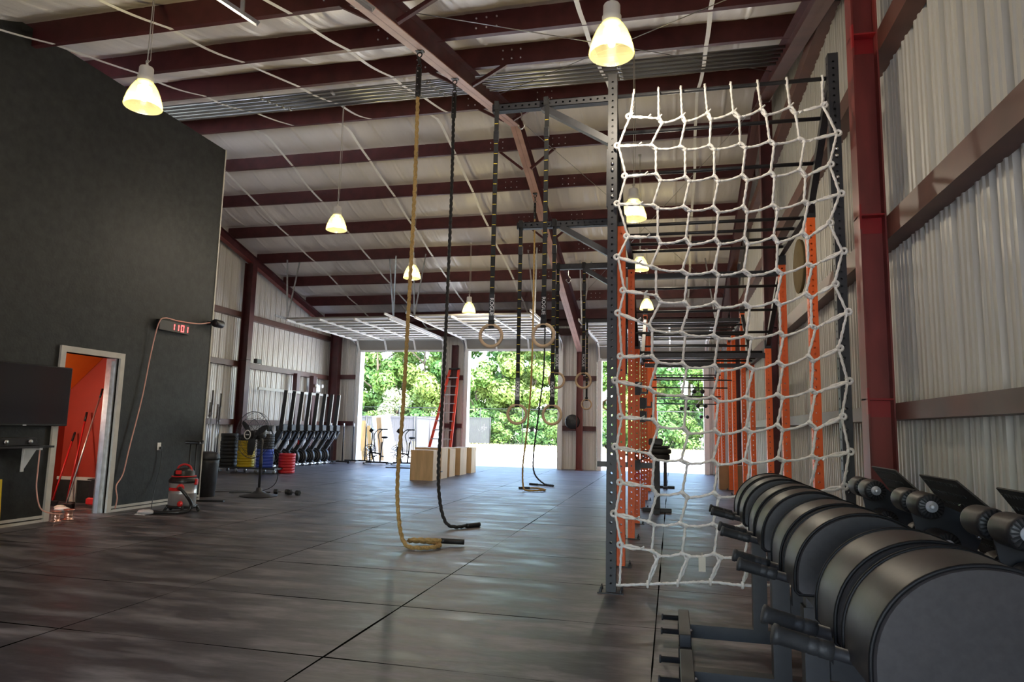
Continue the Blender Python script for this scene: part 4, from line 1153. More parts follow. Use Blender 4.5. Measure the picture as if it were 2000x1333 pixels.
q = MB(); q.prism([(-.14, 0), (.14, 0), (.10, .62), (-.10, .62)], 'x', 0, .012); q.T = None
o = q.build('floor_sign', M['yellowrub'], loc=(XP + .3, 6.545, 0)); tag(o, 'yellow folding floor sign at the foot of the partition below the shelf', 'floor sign')

r = empty('wall_clock', (XP, 9.55, 2.89)); tag(r, 'black digital gym clock with red digits 1101 on the black partition', 'clock')
q = MB(); q.box((.001, -.33, -.085), (.075, .37, .085), bev=.006); q.build('case', M['plastic'], r)
q = MB()
def digit(yc, segs, w=.055, h=.10):
    t = .014
    S = {'a': ((-w / 2, h / 2), (w / 2, h / 2)), 'b': ((w / 2, h / 2), (w / 2, 0)), 'c': ((w / 2, 0), (w / 2, -h / 2)), 'd': ((-w / 2, -h / 2), (w / 2, -h / 2)), 'e': ((-w / 2, 0), (-w / 2, -h / 2)), 'f': ((-w / 2, h / 2), (-w / 2, 0))}
    for s in segs:
        (a, z), (c, z2) = S[s]
        y0, y1 = min(a, c) - t / 2, max(a, c) + t / 2; z0_, z1_ = min(z, z2) - (t / 2 if z == z2 else -.004), max(z, z2) + (t / 2 if z == z2 else -.004)
        q.box((.0755, yc + y0, z0_), (.0775, yc + y1, z1_))
for yc, s in ((-.02, 'bc'), (.08, 'bc'), (.20, 'abcdef'), (.30, 'bc')): digit(yc, s)
q.build('digits', M['led'], r)
q = MB(); q.tube(catmull([(XP + .085, 10.42, 3.10), (XP + .09, 10.1, 3.03), (XP + .10, 9.6, 3.0), (XP + .10, 9.30, 3.0), (XP + .085, 9.19, 2.90), (XP + .05, 9.12, 2.4), (XP + .05, 9.02, 1.7), (XP + .05, 8.86, .95), (XP + .05, 8.78, .55), (XP + .06, 8.66, .38), (XP + .06, 8.70, .2), (XP + .05, 8.69, .05)], .04), .0095, 7)
tag(q.build('extension_cord', M['copper']), 'pink extension cord running from the clock down the black partition to the floor', 'cord')
r = empty('wall_fixture', (XP, 10.48, 3.10)); tag(r, 'small black cylinder fixture at the end edge of the black partition', 'wall fixture')
q = MB(); q.box((.001, -.03, -.03), (.08, .03, .03)); q.build('bracket', M['blacksteel'], r)
q = MB(); q.lathe([(.06, 0), (.068, .015), (.072, .05), (.072, .20), (.066, .215), (.05, .215), (.045, .19), (0.0, .19)], 20, (.15, -.04, 0), 'y'); q.build('can', M['plastic'], r)
r = empty('power_outlet', (XP, 9.53, .94)); tag(r, 'white power outlet plate with a black plug on the black partition', 'outlet')
q = MB(); q.box((.001, -.04, -.06), (.008, .04, .06), bev=.003); q.build('plate', M['white'], r)
q = MB(); q.box((.008, -.005, -.05), (.045, .04, -.005), bev=.005); q.build('plug', M['plastic'], r)
q = MB(); q.tube(catmull([(XP + .04, 9.56, .88), (XP + .04, 9.55, .6), (XP + .06, 9.45, .3), (XP + .2, 9.25, .02), (XP + .45, 9.0, .012), (XP + .7, 8.95, .012)], .04), .006, 6)
tag(q.build('extension_cord', M['plastic']), 'thin black power cord from the outlet down to the vacuum', 'cord')

# shop vacuum
r = empty('shop_vacuum', (-7.22, 9.12, 0), .1); tag(r, 'steel drum shop vacuum with red trim and black hose before the black partition', 'vacuum')
q = MB(); q.lathe([(.185, .09), (.195, .10), (.195, .27), (.198, .275), (.198, .285), (.195, .29), (.195, .42), (.20, .425), (.20, .435), (.19, .44)], 32); d = q.build('drum', M['drumsteel'], r)
q = MB(); vs = []
for k in range(13):
    a_ = -PI / 2 - .75 + 1.3 * k / 12
    for rr, zz in ((.1965, .318), (.199, .318), (.199, .362), (.1965, .362)): vs.append((rr * math.cos(a_), rr * math.sin(a_), zz))
q.add(vs, [(4 * k + j, 4 * k + 4 + j, 4 * k + 4 + (j + 1) % 4, 4 * k + (j + 1) % 4) for k in range(12) for j in range(4)] + [(0, 1, 2, 3), (51, 50, 49, 48)])
q.build('red_label', M['red'], d)
q = MB(); q.lathe([(.0, .06), (.21, .06), (.215, .075), (.215, .10), (.19, .105)], 28)
for k in range(5):
    a = 2 * PI * k / 5 + .3; q.cyl((.20 * math.cos(a), .20 * math.sin(a), .09), (.235 * math.cos(a), .235 * math.sin(a), .045), .02, 8)
b0 = q.build('base', M['plastic'], r)
for k in range(5):
    a = 2 * PI * k / 5 + .3; q = MB(); q.sphere((.238 * math.cos(a), .238 * math.sin(a), .027), .027, 10, 6); q.build('caster', M['rubber'], b0)
q = MB(); q.lathe([(.205, .43), (.21, .445), (.205, .475), (.17, .515), (.15, .525), (.14, .60), (.11, .635), (.05, .65), (0, .652)], 28); l = q.build('lid', M['plastic'], r)
q = MB(); q.lathe([(.172, .518), (.178, .524), (.174, .532), (.15, .535)], 28); q.tube(catmull([(-.12, 0, .60), (-.09, 0, .67), (0, 0, .70), (.09, 0, .67), (.12, 0, .60)], .02), .016, 8); q.box((-.045, -.16, .56), (.045, -.13, .62), bev=.008); q.build('red_trim', M['red'], l)
for s in (-1, 1):
    q = MB(); q.box((s * .2 - .025, -.03, .40), (s * .2 + .025, .03, .49), bev=.01); q.build('latch', M['red'], l)
q = MB(); q.lathe([(.05, -.185), (.052, -.20), (.05, -.225), (.036, -.235), (.034, -.25)], 16, (.09, 0, .37), 'y'); q.build('hose_port', M['red'], r)
q = MB(); q.lathe([(.04, -.19), (.042, -.20), (.04, -.215), (0, -.216)], 16, (.10, 0, .135), 'y'); q.build('drain_cap', M['red'], r)
q = MB(); hp = catmull([(.09, -.24, .37), (.16, -.30, .36), (.25, -.28, .26), (.29, -.22, .14), (.27, -.24, .05), (.18, -.33, .03), (.0, -.40, .03), (-.25, -.42, .03), (-.40, -.36, .03)], .012)
q.tube(hp, [.023 + .003 * (i % 2) for i in range(len(hp))], 10); q.build('hose', M['plastic'], r)
q = MB(); q.cyl((-.06, .20, .10), (-.06, .20, 1.00), .011, 8); q.cyl((.04, .20, .10), (.04, .20, 1.00), .011, 8); q.cyl((.12, .20, .42), (.12, .20, .9), .009, 8); q.box((-.13, .13, 1.0), (.12, .27, 1.05), bev=.015); q.cyl((.10, .2, 1.02), (.14, .2, 1.06), .02, 8); q.build('cart_handle', M['plastic'], r)
r = empty('plastic_bag', (-7.42, 8.62, 0)); tag(r, 'crumpled pale plastic bag on the floor before the vacuum hose', 'bag')
q = MB(); q.sphere((0, 0, .035), .11, 12, 7, (1.2, .8, .35)); o = q.build('film', M['silverplastic'], r)
me = o.data
for v in me.vertices: v.co += Vector((noise.noise(v.co * 25), noise.noise(v.co * 25 + Vector((9, 0, 0))), max(0, noise.noise(v.co * 20)))) * .025
q = MB(); q.box((-.13, -.06, 0), (.05, .07, .012)); q.build('flap', M['white'], r)

# things in the orange room
def stick(a, c, r_, m, lab, name, cat, head=None):
    root = empty(name, (0, 0, 0)); tag(root, lab, cat, None)
    q = MB(); q.cyl(a, c, r_, 8); q.build('handle', m, root)
    a, c = Vector(a), Vector(c); d = (c - a).normalized()
    q = MB(); q.cyl(c - d * .02, c + d * .14, r_ * 1.25, 8); q.build('grip', M['plastic'], root)
    q = MB(); q.box((a.x - .13, a.y - .04, 0), (a.x + .13, a.y + .04, max(.06, a.z + .02)), bev=.01); q.build('head', head or M['plastic'], root)
stick((-8.95, 8.75, .06), (-9.12, 9.36, 1.72), .013, M['alu'], 'broom with a pale metal handle leaning in the orange room', 'broom', 'broom')
stick((-9.10, 8.90, .06), (-9.33, 9.32, 1.33), .014, M['red'], 'mop with a red handle leaning beside the pale broom', 'mop', 'mop')
stick((-9.42, 8.95, .06), (-9.55, 9.33, 1.0), .014, M['red'], 'short red handled dustpan broom in the corner of the orange room', 'broom', 'broom')
r = empty('mop_bucket', (-8.56, 9.0, 0)); tag(r, 'red and black mop bucket on the orange room floor', 'bucket')
q = MB(); q.box((-.17, -.14, .05), (.17, .14, .16), bev=.02); q.build('base', M['red'], r)
q = MB(); q.box((-.15, -.12, .16), (.15, .12, .42), bev=.02); q.build('tub', M['plastic'], r)
q = MB(); q.box((-.17, -.125, .42), (.17, .125, .44)); q.build('rim', M['blacksteel'], r)
r = empty('floor_stand', (-8.62, 7.86, 0)); tag(r, 'black upright stand just inside the doorway of the orange room', 'stand')
q = MB(); q.box((-.05, -.05, 0), (.05, .05, .98)); q.box((-.10, -.02, .1), (.10, .02, .7)); q.build('post', M['plastic'], r)
q = MB(); q.box((-.08, -.07, .98), (.09, .07, 1.10), bev=.015); q.build('head', M['blacksteel'], r)
q = MB(); q.box((.05, -.02, 1.0), (.11, .03, 1.09)); q.build('label_plate', M['white'], r)
q = MB(); q.box((-.15, -.15, 0), (.15, .15, .03)); q.build('foot', M['plastic'], r)
r = empty('cleaning_cloth', (-8.7, 8.45, 0)); tag(r, 'white rag lying on the orange room floor', 'rag')
q = MB(); q.sphere((0, 0, .03), .1, 10, 6, (1.3, .8, .4)); q.build('cloth', M['white'], r)
q = MB(); q.sphere((-.2, .15, .035), .09, 10, 6, (1.0, .8, .4)); q.build('folded_corner', M['paper'], r)
r = empty('added_room_bulb', (-9.5, 7.9, 1.66)); tag(r, 'unseen bulb added to light the orange room', 'lamp')  # added bulb, out of view, to brighten the orange stair underside
q = MB(); q.sphere((0, 0, 0), .05, 12, 8); q.build('bulb', M['bulb'], r)
q = MB(); q.lathe([(.06, .05), (.06, .09), (.02, .1), (.02, .18)], 12); q.build('base', M['white'], r)
ld = bpy.data.lights.new('added_room_light', 'POINT'); ld.energy = 11; ld.color = (1, .85, .65); ld.shadow_soft_size = .06
lo = bpy.data.objects.new('added_room_light', ld); COL.objects.link(lo); lo.parent = r; lo.location = (0, 0, -.07)

# ================================================================ FAR LEFT CORNER
# trash can behind the end of the partition
r = empty('trash_can', (-8.30, 11.05, 0)); tag(r, 'tall grey black trash can behind the end of the black partition', 'trash can')
q = MB(); q.lathe([(.17, 0), (.18, .01), (.215, .60), (.215, .68), (.205, .68), (.17, .02), (0, .02)], 28); q.build('body', M['greysteel'], r)
q = MB(); q.lathe([(.222, .67), (.228, .69), (.222, .73), (.18, .79), (.08, .81), (0, .81)], 28); q.build('lid', M['greysteel'], r)
# pedestal fan
r = empty('pedestal_fan', (-7.47, 11.49, 0), -.25); tag(r, 'large dark pedestal fan with a wire cage on a round base', 'fan')
q = MB(); q.lathe([(.0, 0), (.33, 0), (.34, .012), (.33, .022), (.16, .055), (.06, .10), (.045, .16), (0, .16)], 32); q.build('base', M['greysteel'], r)
q = MB(); q.cyl((0, 0, .1), (0, 0, 1.02), .024, 12); q.cyl((0, 0, .5), (0, 0, .72), .032, 12); q.build('pole', M['greysteel'], r)
C_ = Vector((-.08, -.16, 1.13)); R_ = .43
rot = Matrix.Rotation(.0, 3, 'Z')
q = MB()
for (rad, yy) in ((R_, 0), (R_, -.02), (R_ * .97, .07), (R_ * .7, -.085), (R_ * .4, -.115), (R_ * .22, -.12), (R_ * .7, .10), (R_ * .3, .12)):
    q.torus(C_ + Vector((0, yy, 0)), rad, .0035, 'y', 40, 5)
n = 60
for k in range(n):
    a = 2 * PI * k / n; u = Vector((math.cos(a), 0, math.sin(a))); u2 = Vector((math.cos(a + .25), 0, math.sin(a + .25))); u3 = Vector((math.cos(a + .5), 0, math.sin(a + .5)))
    q.tube([C_ + u * R_, C_ + u * R_ * .98 + Vector((0, -.03, 0)), C_ + u2 * R_ * .7 + Vector((0, -.085, 0)), C_ + u3 * R_ * .22 + Vector((0, -.12, 0))], .0019, 4, caps=False)
    if k % 2: q.tube([C_ + u * R_, C_ + u * R_ * .98 + Vector((0, .05, 0)), C_ + u2 * R_ * .7 + Vector((0, .10, 0)), C_ + u3 * R_ * .3 + Vector((0, .12, 0))], .0019, 4, caps=False)
cg = q.build('cage', M['blacksteel'], r)
q = MB(); q.lathe([(.0, -.128), (.085, -.126), (.088, -.12), (.0, -.115)], 24, C_, 'y'); q.mi = 1; q.torus(C_ + Vector((0, -.127, 0)), .078, .010, 'y', 28, 6); q.box(C_ + Vector((-.045, -.131, -.010)), C_ + Vector((.045, -.127, .010)), bev=.003); q.build('badge', [M['plastic'], M['white']], cg)
q = MB()
for k in range(3):
    a = 2 * PI * k / 3 + .4; vs = []
    for i in range(6):
        t = .07 + .31 * i / 5; wd = .05 + .10 * math.sin(PI * (i + .8) / 6.5)
        for s in (-1, 1):
            aa = a + s * wd / t * .5 if t > .12 else a + s * .4
            vs.append(C_ + Vector((t * math.cos(aa), s * .035 * (1 - i / 9), t * math.sin(aa))))
    m = len(vs); vs += [p + Vector((0, .003, 0)) for p in vs]
    q.add(vs, [(2 * i, 2 * i + 1, 2 * i + 3, 2 * i + 2) for i in range(5)] + [(m + 2 * i, m + 2 * i + 2, m + 2 * i + 3, m + 2 * i + 1) for i in range(5)], True)
q.lathe([(.07, -.04), (.08, -.03), (.08, .03), (.07, .04)], 18, C_, 'y'); q.build('blades', M['greysteel'], r)
q = MB(); q.lathe([(.07, .05), (.09, .06), (.09, .22), (.06, .27), (0, .27)], 20, C_, 'y'); q.bar(C_ + Vector((0, .15, 0)), (0, 0, 1.0), .05, .05, up=(1, 0, 0)); q.build('motor', M['plastic'], r)
q = MB(); q.tube(catmull([(-7.44, 11.75, .9), (-7.6, 12.3, .3), (-7.95, 12.45, .02), (-8.4, 12.0, .012), (-8.9, 11.6, .012), (-8.6, 11.35, .012)], .05), .007, 6)
tag(q.build('extension_cord', M['plastic']), 'black power cord curving over the floor behind the pedestal fan', 'cord')
# dumbbells
for i, (x, y, a) in enumerate(((-7.28, 11.95, .35), (-6.98, 11.88, -.25))):
    r = empty('dumbbell', (x, y, .055), a); tag(r, ['small black dumbbell on the floor, the one against the fan base', 'small black dumbbell on the floor, the one farther from the fan base'][i], 'dumbbell', 'pair of dumbbells')
    q = MB(); q.cyl((-.10, 0, 0), (.10, 0, 0), .014, 10); q.build('handle', M['steel'], r)
    for s in (-1, 1):
        q = MB(); q.lathe([(.035, s * .065), (.055, s * .075), (.055, s * .135), (.04, s * .145)], 6, (0, 0, 0), 'x', smooth=False); q.build('head', M['rubber'], r)
# loose black bar lying on the floor by the partition end
q = MB(); q.box((-8.05, 10.35, 0), (-7.45, 10.42, .025), R=Matrix.Rotation(.28, 3, 'Z')); tag(q.build('floor_bar', M['blacksteel']), 'flat black bar lying on the floor at the foot of the trash can', 'bar')
q = MB(); q.box((-8.35, 11.95, 0), (-7.6, 12.0, .02), R=Matrix.Rotation(.5, 3, 'Z')); tag(q.build('floor_bar', M['blacksteel']), 'thin black bar lying on the floor behind the pedestal fan', 'bar')

# plate cart with stacks of bumper plates
r = empty('plate_cart', (-11.2, 16.75, 0)); tag(r, 'low black cart on casters under the coloured bumper plates', 'cart')
q = MB(); q.box((-.90, -.27, .11), (.90, .27, .15)); q.build('deck', M['blacksteel'], r)
for x in (-.85, -.3, .3, .85):
    for y in (-.2, .2):
        q = MB(); q.lathe([(.045, -.018), (.05, -.01), (.05, .01), (.045, .018)], 14, (x, y, .05), 'y'); q.box((x - .02, y - .026, .05), (x + .02, y + .026, .11)); q.build('caster', M['steel'], r)
def plate(x, y, z, R, t, m, name, lab, grp):
    r = empty(name, (x, y, z)); tag(r, lab, 'bumper plate', grp)
    q = MB(); q.lathe([(.03, 0), (R * .72, 0), (R * .76, .0), (R - .012, .0), (R, .010), (R, t - .010), (R - .012, t), (R * .76, t), (R * .72, t - .012), (.07, t - .012), (.06, t), (.03, t)], 28, closed=True); q.build('disc', m, r)
    q = MB(); q.lathe([(.026, .002), (.045, .002), (.045, t - .004), (.026, t - .004)], 16, closed=True); q.build('hub', M['steel'], r)
    return r
NTH = ['bottom', 'second from the bottom', 'third from the bottom', 'fourth from the bottom', 'fifth from the bottom', 'sixth from the bottom', 'seventh from the bottom', 'eighth from the bottom', 'ninth from the bottom', 'tenth from the bottom', 'eleventh from the bottom', 'twelfth from the bottom']
def stack(x, y, z, specs, where, grp):
    proto = {}
    for i, (m, t, col) in enumerate(specs):
        lab = '%s bumper plate, %s in the %s' % (col, 'top one' if i == len(specs) - 1 else NTH[i], where)
        if (m, t) in proto:
            c = copy_tree(proto[(m, t)]); c.location = (x + rnd.uniform(-.008, .008), y + rnd.uniform(-.008, .008), z); c['label'] = lab
        else: proto[(m, t)] = plate(x, y, z, .225, t, M[m], 'bumper_plate', lab, grp)
        z += t + .001
stack(-11.90, 16.75, .151, [('rubber', .098, 'black')] * 9, 'dark stack nearest the standing barbells', 'dark bumper plate stack')
stack(-11.36, 16.75, .151, [('yellowrub', .070, 'yellow')] * 10 + [('rubber', .08, 'black')] * 2, 'yellow stack behind the fan', 'yellow bumper plate stack')
stack(-10.78, 16.75, .151, [('bluerub', .082, 'blue')] * 6 + [('rubber', .066, 'black')] * 6, 'blue black stack by the red one', 'blue bumper plate stack')
stack(-10.32, 17.1, 0, [('redrub', .075, 'red')] * 7, 'red stack standing on the floor', 'red bumper plate stack')

# barbells standing in a holder by the white wall
r = empty('barbell_holder', (-12.40, 16.6, 0)); tag(r, 'black floor holder with tubes for standing barbells by the white wall', 'barbell holder')
q = MB(); q.box((-.27, -.25, 0), (.25, .25, .04)); q.build('base', M['blacksteel'], r)
BP = [(-.21, -.12, 2.12), (-.08, .06, 2.18), (.06, -.14, 1.92), (.14, .12, 2.1), (.20, .02, 1.72), (-.20, .14, 1.85), (.02, .18, 1.8)]
for (dx, dy, h) in BP:
    q = MB(); q.lathe([(.030, .03), (.036, .03), (.036, .24), (.030, .24)], 12, (dx, dy, 0), closed=True); q.build('tube', M['blacksteel'], r)
BL = ['nearest the black partition', 'tallest of the dark ones', 'shorter, in the front middle', 'standing just behind the shorter one', 'short, nearest the plate stacks', 'hidden low behind the first', 'in the back middle']
for i, (dx, dy, h) in enumerate(BP):
    b_ = empty('barbell', (-12.40 + dx, 16.6 + dy, .04)); tag(b_, 'steel barbell standing on end by the white wall, %s' % BL[i], 'barbell', 'standing barbells')
    q = MB(); q.cyl((0, 0, .3), (0, 0, h - .30), .0145, 8); q.build('shaft', M['blacksteel'] if i in (1, 3) else M['steel'], b_)
    q = MB(); q.lathe([(.024, 0), (.025, .28), (.038, .28), (.038, .31), (.02, .31)], 10); q.build('sleeve', M['steel'], b_)
    q = MB(); q.lathe([(.02, h - .40), (.038, h - .40), (.038, h - .37), (.025, h - .37), (.024, h)], 10); q.build('sleeve', M['steel'], b_)

# rowing machines stored upright
def make_rower(lab):
    r = empty('rowing_machine', (0, 0, 0)); tag(r, lab, 'rowing machine', 'rowing machines stored upright')
    K = Vector((.38, .05, 1.02)); T = Vector((.47, .08, 2.36)); B = Vector((-.12, 0, .16))
    q = MB(); q.bar(K + Vector((-.02, 0, -.10)), T, .05, .115, up=(1, 0, 0)); q.mi = 1; q.bar(K + Vector((.062, 0, -.1)), T + Vector((.062, 0, 0)), .040, .010, up=(1, 0, 0)); q.build('monorail', [M['blacksteel'], M['trimpale']], r)
    q = MB(); q.bar(B, K, .055, .11, up=(1, 0, 0)); q.build('frame', M['plastic'], r)
    q = MB(); q.bar(B + Vector((.06, 0, .0)), K + Vector((.06, 0, -.1)), .03, .012, up=(1, 0, 0)); q.build('chain_guide', M['alu'], r)
    q = MB(); q.lathe([(.05, -.075), (.24, -.075), (.265, -.055), (.265, .055), (.24, .075), (.05, .075)], 24, (-.02, 0, .29), 'y'); f = q.build('flywheel_cage', M['plastic'], r)
    q = MB(); q.torus((-.02, -.078, .29), .20, .006, 'y', 28, 5); q.torus((-.02, -.078, .29), .13, .006, 'y', 24, 5); q.build('cage_rings', M['steel'], f)
    q = MB(); q.bar((.22, -.18, .06), (.22, .18, .06), .04, .05); q.bar((-.02, 0, .28), (.26, 0, .06), .04, .03, up=(0, 1, 0)); l = q.build('front_leg', M['alu'], r)
    for s in (-1, 1):
        q = MB(); q.lathe([(.03, -.012), (.036, -.006), (.036, .006), (.03, .012)], 14, (.22, s * .165, .036), 'y'); q.build('caster', M['rubber'], l)
    q = MB(); q.box((K.x - .06, -.15, .86), (K.x + .10, -.05, 1.14), R=Matrix.Rotation(.5, 3, 'Y')); q.box((K.x - .06, .10, .86), (K.x + .10, .20, 1.14), R=Matrix.Rotation(.5, 3, 'Y')); q.build('foot_plates', M['plastic'], r)
    q = MB(); q.box((K.x + .09, -.09, 1.12), (K.x + .16, .17, 1.32), bev=.02); q.build('seat', M['rubber'], r)
    q = MB(); q.bar((K.x - .1, .0, .82), (K.x - .30, .0, 1.16), .03, .03); q.box((K.x - .38, -.10, 1.10), (K.x - .32, .10, 1.26), bev=.01); q.build('monitor', M['plastic'], r)
    q = MB(); q.cyl((K.x + .02, -.17, .98), (K.x + .02, .22, .98), .014, 8); q.build('handle', M['blacksteel'], r)
    return r
p = make_rower('black rowing machine stored upright, first of the row, next to the red plates')
p.location = (-12.0, 18.75, 0)
for i in range(1, 8):
    c = copy_tree(p); c.location = (-12.0 + .035 * i, 18.75 + .42 * i, 0)
    c['label'] = 'black rowing machine stored upright, %s' % ('last of the row, by the corner with the safety light' if i == 7 else '%s of the row counted from the red plates' % ORD[i])
q = MB(); q.tube(catmull([(-11.72, 20.05, .9), (-11.70, 20.0, .78), (-11.72, 20.04, .68)], .03), .03, 6); q.sphere((-11.72, 20.05, .93), .055, 8, 5)
tag(q.build('red_strap', M['red']), 'red strap hanging between the rowing machines', 'strap')
q = MB(); q.box((-12.38, 18.6, 2.36), (-12.34, 23.0, 2.44)); q.box((-12.56, 19.0, 2.36), (-12.38, 19.05, 2.44)); q.box((-12.56, 22.6, 2.36), (-12.38, 22.65, 2.44))
tag(q.build('wall_rail', M['trimpale']), 'long pale rail on the white wall behind the tops of the rowers', 'rail')
r = empty('emergency_light', (-12.4, 22.3, 2.62)); tag(r, 'white emergency light with two round heads in the back corner', 'emergency light')
q = MB(); q.box((-.12, -.14, -.13), (.02, .14, .13), bev=.015); q.build('case', M['white'], r)
for s in (-1, 1):
    q = MB(); q.lathe([(.055, 0), (.07, .02), (.07, .06), (.06, .065), (0, .065)], 16, (.02, s * .2, .09), 'x'); q.build('lamp_head', M['white'], r)
q = MB(); q.box((-.12, -.2, .07), (-.02, .2, .11)); q.cyl((-.06, 0, .13), (-.06, 0, .40), .012, 6); q.build('bracket', M['white'], r)
r = empty('wall_box', (-12.5, 18.6, 3.17)); tag(r, 'small dark box standing on the middle wall beam of the white wall', 'box')
q = MB(); q.box((0, -.13, 0), (.12, .13, .13), bev=.01); q.build('case', M['plastic'], r); q = MB(); q.box((.12, -.10, .02), (.125, .10, .11)); q.build('face', M['blacksteel'], r)

# squat stands near the first doorway
for i, (x, y) in enumerate(((-11.45, 22.1), (-11.0, 22.95))):
    r = empty('squat_stand', (x, y, 0), .15); tag(r, ['wheeled black stand with upright bars, in front of the corner column', 'wheeled black stand with upright bars, in front of the white door jamb'][i], 'stand', 'wheeled stands')
    q = MB(); q.box((-.50, -.03, .05), (.50, .03, .10)); q.box((-.03, -.3, .05), (.03, .3, .10)); q.build('base', M['blacksteel'], r)
    for s in (-1, 1):
        q = MB(); q.lathe([(.04, -.015), (.048, -.008), (.048, .008), (.04, .015)], 14, (s * .46, 0, .048), 'y'); q.build('caster', M['rubber'], r)
    for k, xx in enumerate((-.22, .24)):
        q = MB(); q.cyl((xx, 0, .1), (xx, 0, 1.28), .022, 8); q.mi = 1; q.cyl((xx, 0, 1.28), (xx, 0, 1.40), .026, 8); q.build('post', [M['blacksteel'], M['alu']], r)

# plywood boxes in a row
BX = [((-6.47, 16.50), .61, .56, .755), ((-6.62, 17.16), .75, .52, .80), ((-6.42, 17.98), .51, .50, .76), ((-6.47, 18.78), .61, .62, .765), ((-6.36, 19.80), .53, .50, .755)]
BLAB = ['plywood plyo box, nearest of the row, with its broad tan face toward the ropes', 'plywood plyo box, second of the row, a little taller, with a dark hand slot', 'plywood plyo box, middle one of the row', 'plywood plyo box, fourth of the row', 'plywood plyo box, last of the row, against the bright doorway']
for i, ((x, y), w, d, h) in enumerate(BX):
    r = empty('plyo_box', (x + w / 2, y + d / 2, 0)); tag(r, BLAB[i], 'plyo box', 'plyo boxes in a row')
    q = MB(); t = .018
    q.box((-w / 2, -d / 2, 0), (w / 2, -d / 2 + t, h)); q.build('front_panel', M['ply'], r)
    q = MB(); q.box((-w / 2, d / 2 - t, 0), (w / 2, d / 2, h)); q.build('back_panel', M['ply'], r)
    q = MB(); q.box((-w / 2, -d / 2 + t, 0), (-w / 2 + t, d / 2 - t, h)); q.build('side_panel', M['ply'], r)
    q = MB(); q.box((w / 2 - t, -d / 2 + t, 0), (w / 2, d / 2 - t, h))
    q.build('side_panel', M['ply'], r)
    q = MB(); q.box((-w / 2 + t, -d / 2 + t, h - t), (w / 2 - t, d / 2 - t, h - .001)); q.build('top_panel', M['ply'], r)
    if i == 1:
        q = MB(); q.box((w / 2 - .06, -d / 2 - .012, .18), (w / 2 + .012, -d / 2 + .10, .20), bev=.004); q.build('hand_slot', M['plastic'], r)
r = empty('plyo_box', (1.42, 17.78, 0)); tag(r, 'brown wooden box with a hand slot on the floor behind the orange rig posts', 'plyo box')
w, d, h = .62, .5, .58
q = MB(); q.box((-w / 2, -d / 2, 0), (w / 2, -d / 2 + .018, h)); q.build('front_panel', M['brownbox'], r)
q = MB(); q.box((-w / 2, -d / 2 + .018, 0), (w / 2, d / 2, h - .002)); q.build('body', M['brownbox'], r)
q = MB(); q.box((-.06, -d / 2 - .002, h - .14), (.04, -d / 2 + .0, h - .105)); q.build('hand_slot', M['plastic'], r)

# orange fibreglass stepladder by the strip between the first two doors
r = empty('leaning_ladder', (-7.75, 22.8, 0)); tag(r, 'tall orange ladder with silver steps leaning on the wall strip between two doorways', 'ladder')
TL, TR, BL_, BR = Vector((-.02, .55, 3.42)), Vector((.30, .55, 3.42)), Vector((-.56, -.30, 0)), Vector((.31, -.30, 0))
for a, c in ((BL_, TL), (BR, TR)):
    q = MB(); q.bar(a, c, .09, .032, up=(0, 1, 0)); o = q.build('side_rail', M['ladderred'], r)
    q = MB(); q.box((a.x - .05, a.y - .03, 0), (a.x + .05, a.y + .03, .05)); q.build('foot', M['rubber'], o)
for i in range(1, 11):
    t = i / 11; q = MB(); a = BL_.lerp(TL, t); c = BR.lerp(TR, t); q.box((a.x, a.y - .045, a.z - .015), (c.x, a.y + .045, a.z + .015)); q.build('step', M['alu'], r)
q = MB(); q.box((-.06, .47, 3.40), (.34, .60, 3.46), bev=.01); q.build('top_cap', M['plastic'], r)

